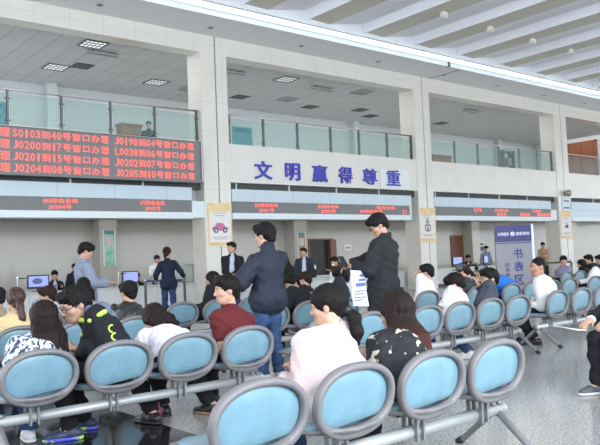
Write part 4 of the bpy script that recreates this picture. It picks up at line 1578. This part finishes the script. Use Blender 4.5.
# --- third row
person(2.42, 7.46, 0, 'woman in cream yellow jacket with brown ponytail at the left edge', (2.45, 7.60, .965), -8, 8,
       top=dict(kind='jacket', mat=CREAM, off=.032, wr=.008), bottom=DENIMD, hair=('pony', mat('hair_red_brown', (.045, .014, .009), .4, bump=.5, bscale=60, stretch=(3, 3, .5)), 1.0, V3(.12, -.25, -1), .30, .0), res=.010)
person(3.62, 7.46, 0, 'man in black leather jacket seen from behind in the third row', (3.70, 7.60, .97), 6, 12,
       top=dict(kind='jacket', mat=LEATHER, off=.034, wr=.012, loose=.01), bottom=BLACKT, hair=('short', HAIRB, 1.1), res=.010, w=1.05)
person(6.20, 7.46, 42, 'man in black jacket bent low with his hands together, third row', (6.20, 7.76, .95), 88, 30,
       top=dict(kind='jacket', mat=BJACK, off=.036, loose=.012), bottom=BLACKT, hair=('short', HAIRB, 1.0),
       hands={'L': (-.08, .52, .56), 'R': (.06, .52, .55)}, res=.011, w=1.08, face=True)
person(6.72, 7.46, 30, 'man in dark navy jacket looking left, third row beside the black overcoat', (7.02, 7.66, .98), 62, 14,
       top=dict(kind='jacket', mat=NAVYJ, off=.034, loose=.01), bottom=BLACKT, hair=('short', HAIRB, 1.25), res=.011, w=1.05, face=True)
person(8.52, 7.46, 10, 'man in white T-shirt holding a hand to his cheek, third row', (8.80, 7.60, .99), 32, 6,
       top=dict(kind='t_shirt', mat=WHITES, off=.026, sleeve='short'), bottom=DENIMD, hair=('short', HAIRB, 1.1),
       hands={'L': ('w', 8.66, 7.68, .93), 'R': (.1, .4, .55)}, res=.011)
J = person(9.62, 7.46, 10, 'woman in grey cap and grey top with long brown ponytail', (9.80, 7.68, .97), 35, 12,
           top=dict(kind='shirt', mat=DGREY, off=.030), bottom=BLACKT, hair=('pony', HAIRBR, 1.0, V3(.1, -.3, -1), .42, .0), res=.011)
cap_hat(J, CAPG)
J = person(10.95, 7.46, 15, 'person in bright blue shirt and grey cap leaning left behind the slate-shirted man', (10.42, 7.75, .93), 40, 15,
           top=dict(kind='shirt', mat=BLUES, off=.032), bottom=BLACKT, hair=('short', HAIRB), res=.012)
cap_hat(J, mat('cap_light_grey', (.22, .25, .27), .8))
J = person(13.62, 7.46, 25, 'man in white shirt and dark green cap slumped at the right edge', (13.90, 7.60, .83), 60, 15,
           top=dict(kind='shirt', mat=WHITES, off=.032), bottom=BLACKT, hair=('short', HAIRB), skin=SKIN_D, res=.012, face=True)
cap_hat(J, GREENC)

# --- fourth row and beyond
person(2.72, 9.44, 0, 'person in tan jacket cut off by the left edge', (2.86, 9.55, .94), 10, 10, top=dict(kind='jacket', mat=TANJ, off=.03), bottom=BLACKT, hair=('short', HAIRB), res=.013)
person(3.34, 9.44, 25, 'dark-haired person in grey patterned shirt half hidden behind the patterned blouse', (3.50, 9.58, .92), 60, 12,
       top=dict(kind='shirt', mat=GREYP, off=.03), bottom=DENIMD, hair=('short', HAIRBR, 1.2), res=.013, face=True)
person(3.92, 9.44, -10, 'person with big black hair hidden behind the young man in glasses', (4.0, 9.58, 1.01), -20, 8, top=dict(kind='shirt', mat=GREYP, off=.03), bottom=DENIMD, hair=('long', HAIRB, 1.3, V3(0, -.1, -1), .22), res=.013)
person(5.93, 9.46, 42, 'woman all in black with dark bob sitting turned left, fourth row', (6.10, 9.62, 1.01), 42, 6,
       top=dict(kind='jacket', mat=BJACK, off=.03, hem=.4), bottom=BLACKT, shoes=BLKSH, hair=('long', HAIRB, 1.0, V3(0, -.05, -1), .16), res=.012,
       feet={'L': (-.14, .36), 'R': (.06, .40)})
person(7.79, 9.44, 0, 'dark-haired person in black sitting below the standing man in open jacket', (7.95, 9.58, .93), 20, 10, top=dict(kind='jacket', mat=BJACK, off=.03), bottom=BLACKT, hair=('bowl', HAIRBR, 1.2), res=.013)
person(16.62, 9.92, 75, 'boy in purple-grey shirt turned towards the room at the far right', (16.78, 9.95, .98), 125, 6,
       top=dict(kind='shirt', mat=PURP, off=.03), bottom=BLACKT, hair=('bowl', HAIRB, 1.1), res=.014, face=True)
person(17.52, 9.86, 25, 'small dark-haired person in black beside the boy in purple', (17.62, 9.95, .86), 50, 10, top=dict(kind='shirt', mat=BJACK, off=.03), bottom=BLACKT, hair=('long', HAIRB, 1.0, V3(0, -.05, -1), .15), res=.014)
person(17.98, 9.9, 20, 'dark-haired person in grey top, second from the right edge of the far bench', (18.05, 9.98, .97), 55, 10, top=dict(kind='shirt', mat=DGREY, off=.03), bottom=BLACKT, hair=('short', HAIRR, 1.2), res=.014)
person(18.66, 9.92, 20, 'dark-haired person at the very right end of the far bench', (18.62, 9.98, .95), 55, 10, top=dict(kind='shirt', mat=SLATE, off=.03), bottom=BLACKT, hair=('short', HAIRB, 1.2), res=.014)

# --- man at the right edge holding a paper
J = person(6.30, 3.06, 78, 'person in black trousers and grey trainers at the right edge, holding a paper', (6.34, 3.16, 1.10), 85, 10,
           top=dict(kind='jacket', mat=BJACK, off=.03, fore=.86), bottom=BLACKT, shoes=(mat('shoe_grey', (.07, .08, .10), .6), SOLEW), hair=('short', HAIRB),
           hands={'L': ('w', 5.80, 3.14, .60), 'R': ('w', 5.78, 3.28, .60)}, feet={'L': (-.08, .36), 'R': (.14, .38)}, res=.008)
for q in ('R', 'L'):
    F = Field()
    d_ = nrm(J['wri'][q] - J['elb'][q])
    F.cap(J['wri'][q] - d_ * .045, J['wri'][q] - d_ * .01, .040, k=.01, cut=[(J['wri'][q] - d_ * .012, d_)])
    extra(J, 'cuff', F, WHITES, .008)


def sheet(name, cs, m, lb, cat, thick=.004, marks=None):
    """a bent sheet: cs = rows of corner pairs (left, right) top to bottom"""
    vs, fs = [], []
    n = len(cs)
    A, B = Vector(cs[0][1]) - Vector(cs[0][0]), Vector(cs[-1][0]) - Vector(cs[0][0])
    nn = A.cross(B).normalized()
    for l_, r_ in cs:
        vs += [Vector(l_), Vector(r_), Vector(r_) - nn * thick, Vector(l_) - nn * thick]
    for i in range(n - 1):
        for k in range(4):
            k2 = (k + 1) % 4
            fs.append((i * 4 + k, i * 4 + k2, (i + 1) * 4 + k2, (i + 1) * 4 + k))
    fs += [(3, 2, 1, 0), tuple((n - 1) * 4 + k for k in range(4))]
    o = MB().add(vs, fs).build(name, m)
    tag(o, lb, cat)
    return o, nn


w_ = J['wri']['R']
o, _ = sheet('folded_paper', [((5.70, 3.20, .575), (5.70, 3.36, .585)), ((5.58, 3.22, .585), (5.58, 3.37, .60)), ((5.44, 3.25, .62), (5.45, 3.38, .63))], PAPER,
             'small white paper held by the person at the right edge', 'paper')

# --- standing people
J = person(4.55, 6.10, 5, 'standing man in navy jacket and blue jeans, back turned', (4.525, 6.09, 1.53), 22, 8, pose='stand', sc=.97,
           top=dict(kind='jacket', mat=NAVYJ, off=.044, loose=.016, hem=.10, collar_h=.095, wr=.006), bottom=DENIM, shoes=(SHOEW, SOLEW), hair=('short', HAIRB, 1.15), hs=1.10,
           hands={'L': ('w', 4.20, 6.36, 1.04), 'R': ('w', 4.32, 6.42, 1.03)}, res=.0085, w=1.04, pelz=.87, feet={'L': (-.10, .0), 'R': (.10, -.02)})
o = MB().obox((4.22, 6.50, 1.07), (1, 0, 0), (0, .6, .8), (0, -.8, .6), .04, .075, .006).build('mobile_phone', BLACK, bevel=.003)
tag(o, 'black mobile phone in the hands of the man in navy jacket', 'phone')
J = person(6.16, 5.98, 22, 'tall man in charcoal overcoat and glasses reading his phone', (6.12, 5.99, 1.63), 56, 34, pose='stand', sc=1.04,
           top=dict(kind='overcoat', mat=COAT, off=.045, loose=.008, hem=.95, collar_h=.05, wr=.009), bottom=BLACKT, hair=('short', HAIRB, 1.35),
           hands={'L': ('w', 5.86, 6.16, 1.15), 'R': ('w', 5.92, 6.30, 1.16)}, res=.0085, w=1.15, pelz=.93, face=True, glasses=True)
o = MB().obox((5.80, 6.27, 1.22), (1, 0, 0), (0, .6, .8), (0, -.8, .6), .04, .078, .006).build('mobile_phone', BLACK, bevel=.003)
tag(o, 'black mobile phone in the hands of the man in charcoal overcoat', 'phone')
rr = empty('paper_sheet', (5.74, 5.93, .72))
tag(rr, 'large white sheet with blue print hanging from the hand of the overcoat man', 'paper')
mb = MB()
mb.add([(-.115, .02, .0), (.115, -.0, -.02), (.105, .03, .19), (-.11, .03, .21), (-.105, .05, .40), (.10, .04, .385)], [(0, 1, 2, 3), (3, 2, 5, 4)])
mb.add([(-.115, .024, .0), (.115, .004, -.02), (.105, .034, .19), (-.11, .034, .21), (-.105, .054, .40), (.10, .044, .385)], [(3, 2, 1, 0), (4, 5, 2, 3)])
mb.build('sheet', PAPER, rr)
mb = MB()
BLP = mat('blue_print', (.12, .16, .50), .6)
for z, a, b_ in ((.335, .02, .085), (.285, .0, .085), (.24, -.05, .085), (.225, -.05, .085), (.16, -.08, .08), (.13, -.08, .05), (.09, -.09, .08), (.06, -.09, .03)):
    th = .012 if z > .2 else .005
    yy = .030 + max(0, (z - .2)) * .09 - .006 if z > .2 else .018 + z * .06 - .004
    mb.box(a, b_, yy - .012, yy - .002, z - th, z + th)
mb.build('print_lines', BLP, rr)

person(8.38, 15.10, -28, 'woman in navy blazer and dark jeans standing at the left counter', (8.40, 15.17, 1.57), -45, 4, pose='stand', sc=.96,
       top=dict(kind='blazer', mat=NAVYC, off=.026, hem=.2), bottom=DENIMD, shoes=BLKSH, hair=('pony', HAIRBR, 1.1, V3(-.2, -.2, -1), .12, -.02), hs=1.12, res=.012, pelz=.86,
       hands={'R': ('w', 8.76, 15.06, 1.0), 'L': ('w', 8.22, 15.42, .95)}, feet={'L': (-.12, .1), 'R': (.10, -.05)})
person(4.34, 10.30, -95, 'man in blue-grey shirt standing in profile on the left', (4.35, 10.28, 1.525), -110, 26, pose='stand', sc=.95,
       top=dict(kind='shirt', mat=GREYS, off=.034, hem=.25, loose=.012), bottom=NAVYC, hair=('bowl', HAIRB, 1.35), res=.011, pelz=.85, w=1.1,
       hands={'R': ('w', 4.58, 10.06, 1.04), 'L': ('w', 4.64, 10.30, 1.05)}, face=True)
person(8.0, 19.75, 170, 'clerk in dark suit standing behind the blue-grey-shirted man', (7.96, 19.65, 1.32), 170, 12, pose='stand', sc=.82, top=dict(kind='suit_jacket', mat=SUIT, off=.03, hem=.2), bottom=SUIT, hair=('short', HAIRB), res=.016, pelz=.74)
person(10.52, 19.62, 150, 'clerk in white shirt leaning behind the left counter', (10.42, 19.45, 1.47), 165, 20, pose='stand', sc=.95, top=dict(kind='shirt', mat=WHITES, off=.03), bottom=NAVYC, hair=('short', HAIRB), res=.016, pelz=.85,
       hands={'R': ('w', 10.1, 19.2, .95), 'L': ('w', 10.5, 19.15, 1.0)})
J = person(9.10, 13.5, 140, 'man in open black jacket over grey shirt by the car banner column', (9.09, 13.48, 1.61), 108, 4, pose='stand', sc=.98,
           top=dict(kind='jacket', mat=BJACK, off=.036, hem=.28), bottom=DENIMD, hair=('short', HAIRB, 1.1), res=.012, pelz=.88, w=1.1, face=True,
           hands={'L': (-.05, .28, 1.0), 'R': (.06, .28, 1.0)})


def shirt_front(J, m):
    b = J['bez']
    F = Field()
    F.cap(J['Nk'] + J['ud'] * .0 + J['sf'] * .06, b(.12) + J['sf'] * .105, .04, .065, k=.02, sq=(J['sf'], .9))
    F.cap(J['Nk'] - J['ud'] * .08 + J['sf'] * .10, b(.3) + J['sf'] * .118, .055, .062, k=.02)
    extra(J, 'inner_shirt', F, m, .012)


shirt_front(J, LTSH)
J = person(12.44, 15.0, 135, 'man in dark jacket over grey shirt standing before the red poster pillar', (12.42, 14.98, 1.48), 112, 4, pose='stand', sc=.90,
           top=dict(kind='jacket', mat=NAVYJ, off=.036, hem=.28), bottom=DENIMD, hair=('short', HAIRB, 1.05), res=.013, pelz=.81, w=1.15, face=True)
shirt_front(J, LTSH)
F = Field()
m_ = J['Sh']['L'] + (J['elb']['L'] - J['Sh']['L']) * .7
F.ell(m_ - J['sr'] * .06 + J['sf'] * .02, np.eye(3), (.03, .05, .075), k=.01)
extra(J, 'arm_badge', F, WHITES, .012)
J = person(13.25, 14.25, 62, 'person in olive jacket and white face mask bending over the help desk', (12.66, 14.02, 1.20), 85, 22, pose='stand', sc=.95,
           top=dict(kind='jacket', mat=OLIVE, off=.036, hem=.25), bottom=BLACKT, hair=('short', HAIRB), res=.013, pelz=.84,
           hands={'L': ('w', 12.62, 13.66, .86), 'R': ('w', 12.66, 14.2, .95)})
F = Field()
F.ell(J['hp'](0, .075, -.055), J['HM'], (.052, .042, .048), k=.01)
extra(J, 'face_mask', F, WHITES, .010)
person(9.42, 12.05, -30, 'woman with long dark hair in black, half hidden behind the man in navy jacket', (9.43, 12.05, 1.34), -25, 8, pose='stand', sc=.84,
       top=dict(kind='jacket', mat=BJACK, off=.03, hem=.3), bottom=BLACKT, hair=('long', HAIRB, 1.0, V3(.08, -.1, -1), .34), res=.013, pelz=.75)
person(27.95, 17.45, 95, 'man in peach jacket and navy trousers standing at the far right counter', (27.78, 17.40, 1.50), 105, 24, pose='stand', sc=.95, top=dict(kind='jacket', mat=PEACH, off=.04, hem=.3), bottom=NAVYC, hair=('short', HAIRB), res=.018, pelz=.85, w=1.15,
       hands={'L': (-.1, .35, 1.0), 'R': (.1, .36, 1.02)})
person(11.42, 21.6, 165, 'man in black leaning by the upper railing near the brown cabinet', (11.39, 21.55, fz(4.05) + 1.60), 150, 10, pose='stand', sc=.97, z0=fz(4.05), top=dict(kind='jacket', mat=BJACK, off=.03, hem=.3), bottom=BLACKT, hair=('short', HAIRB), res=.016, pelz=.87)


def office_chair(x, y, rz, lb):
    r = empty('office_chair', (x, y, 0), rz)
    tag(r, lb, 'chair', 'office chairs behind the counters')
    MB().box(-.24, .24, -.22, .24, .345, .375).build('seat', BLACK, r, bevel=.01)
    MB().box(-.22, .22, -.27, -.235, .45, .90).build('backrest', BLACK, r, bevel=.015)
    MB().box(-.03, .03, -.26, -.225, .30, .50).box(-.03, .03, -.24, -.0, .30, .34).build('back_strut', DSTEEL, r)
    mb = MB().tube([(0, 0, .05), (0, 0, .345)], .03, 10)
    for k in range(5):
        a = 2 * PI * k / 5
        mb.tube([(0, 0, .07), (.27 * math.cos(a), .27 * math.sin(a), .045)], .02, 6)
    mb.build('base', DSTEEL, r)


for (px_, py_, H_, lb, lb2, tp) in [(7.50, 19.95, (7.45, 19.80, 1.13), 'clerk in dark suit over pale shirt seated behind the first monitor', 'black office chair of the clerk by the first monitor', SUIT),
                                   (10.0, 20.05, (9.98, 19.9, .97), 'clerk with dark hair seated low behind the left counter', 'black office chair of the low-seated clerk', SUIT),
                                   (25.55, 19.75, (25.45, 19.6, 1.08), 'clerk in dark suit seated behind the counter left of the totem', 'black office chair of the clerk left of the totem', SUIT)]:
    J = person(px_, py_, 170, lb, H_, 165, 18, top=dict(kind='suit_jacket', mat=tp, off=.03), bottom=SUIT, hair=('short', HAIRB, 1.1), res=.015, face=True,
               hands={'L': (-.12, .42, .80), 'R': (.12, .42, .80)})
    shirt_front(J, LTSH)
    office_chair(px_, py_, math.radians(170), lb2)
person(26.75, 19.6, 150, 'clerk in grey-blue shirt standing beside the totem sign', (26.65, 19.5, 1.46), 165, 25, pose='stand', sc=.93, top=dict(kind='shirt', mat=GREYS, off=.03), bottom=NAVYC, hair=('short', HAIRB), res=.018, pelz=.83)
# ------------------------------------------------------------------ light, camera, world
W = bpy.data.worlds.new('daylight')
SC.world = W
W.use_nodes = True
W.node_tree.nodes['Background'].inputs['Color'].default_value = (.86, .93, 1.0, 1)
W.node_tree.nodes['Background'].inputs['Strength'].default_value = 2.5


def area(name, loc, sx, sy, power, rot=(0, 0, 0), col=(1, 1, 1)):
    l = bpy.data.lights.new(name, 'AREA')
    l.shape = 'RECTANGLE'
    l.size, l.size_y = sx, sy
    l.energy = power
    l.color = col
    o = bpy.data.objects.new(name, l)
    COL.objects.link(o)
    o.location = loc
    o.rotation_euler = rot
    return o


area('cove_lamp', (26, YE + .26, ZT + .17), 64, .12, 22, (PI, 0, 0), (.95, .98, 1))
area('upper_ceiling_lamp', (22, 20.8, fz(6.9)), 40, 4, 500, (0, 0, 0), (1, .98, .95))
area('lower_recess_fill', (22, 20.4, fz(2.66)), 40, 2.5, 180, (0, 0, 0), (1, .98, .94))  # unseen lamp, added so the lower back wall does not go too dark

area('window_fill', (2.5, -4, 3.4), 9, 4, 800, (PI / 2, 0, 0), (.80, .91, 1))  # added fill behind the camera, stands in for windows, brightens the front row

cam = bpy.data.cameras.new('camera')
co = bpy.data.objects.new('camera', cam)
COL.objects.link(co)
cam.sensor_fit = 'HORIZONTAL'
cam.sensor_width = 36
cam.lens = 723.0 / 600 * 36
dX = np.array([880., 2.5, 723.])
dX /= np.linalg.norm(dX)
dY = np.array([-595., 62.5, 723.])
dY -= dX * dY.dot(dX)
dY /= np.linalg.norm(dY)
dZ = np.cross(dX, dY)
if dZ[1] > 0:
    dZ = -dZ
M3 = np.array([dX, dY, dZ])            # world = M3 @ (right, down, forward)
R3 = np.stack([M3[:, 0], -M3[:, 1], -M3[:, 2]], 1)
mw = Matrix([list(R3[i]) + [[0, 0, 1.25][i]] for i in range(3)] + [[0, 0, 0, 1]])
co.matrix_world = mw
cam.clip_end = 200
SC.camera = co
SC.view_settings.view_transform = 'Standard'
SC.view_settings.look = 'None'
SC.view_settings.gamma = 1
SC.view_settings.exposure = 0.45
SC.cycles.use_denoising = True
SC.cycles.max_bounces = 8
SC.cycles.caustics_reflective = False
SC.cycles.caustics_refractive = False
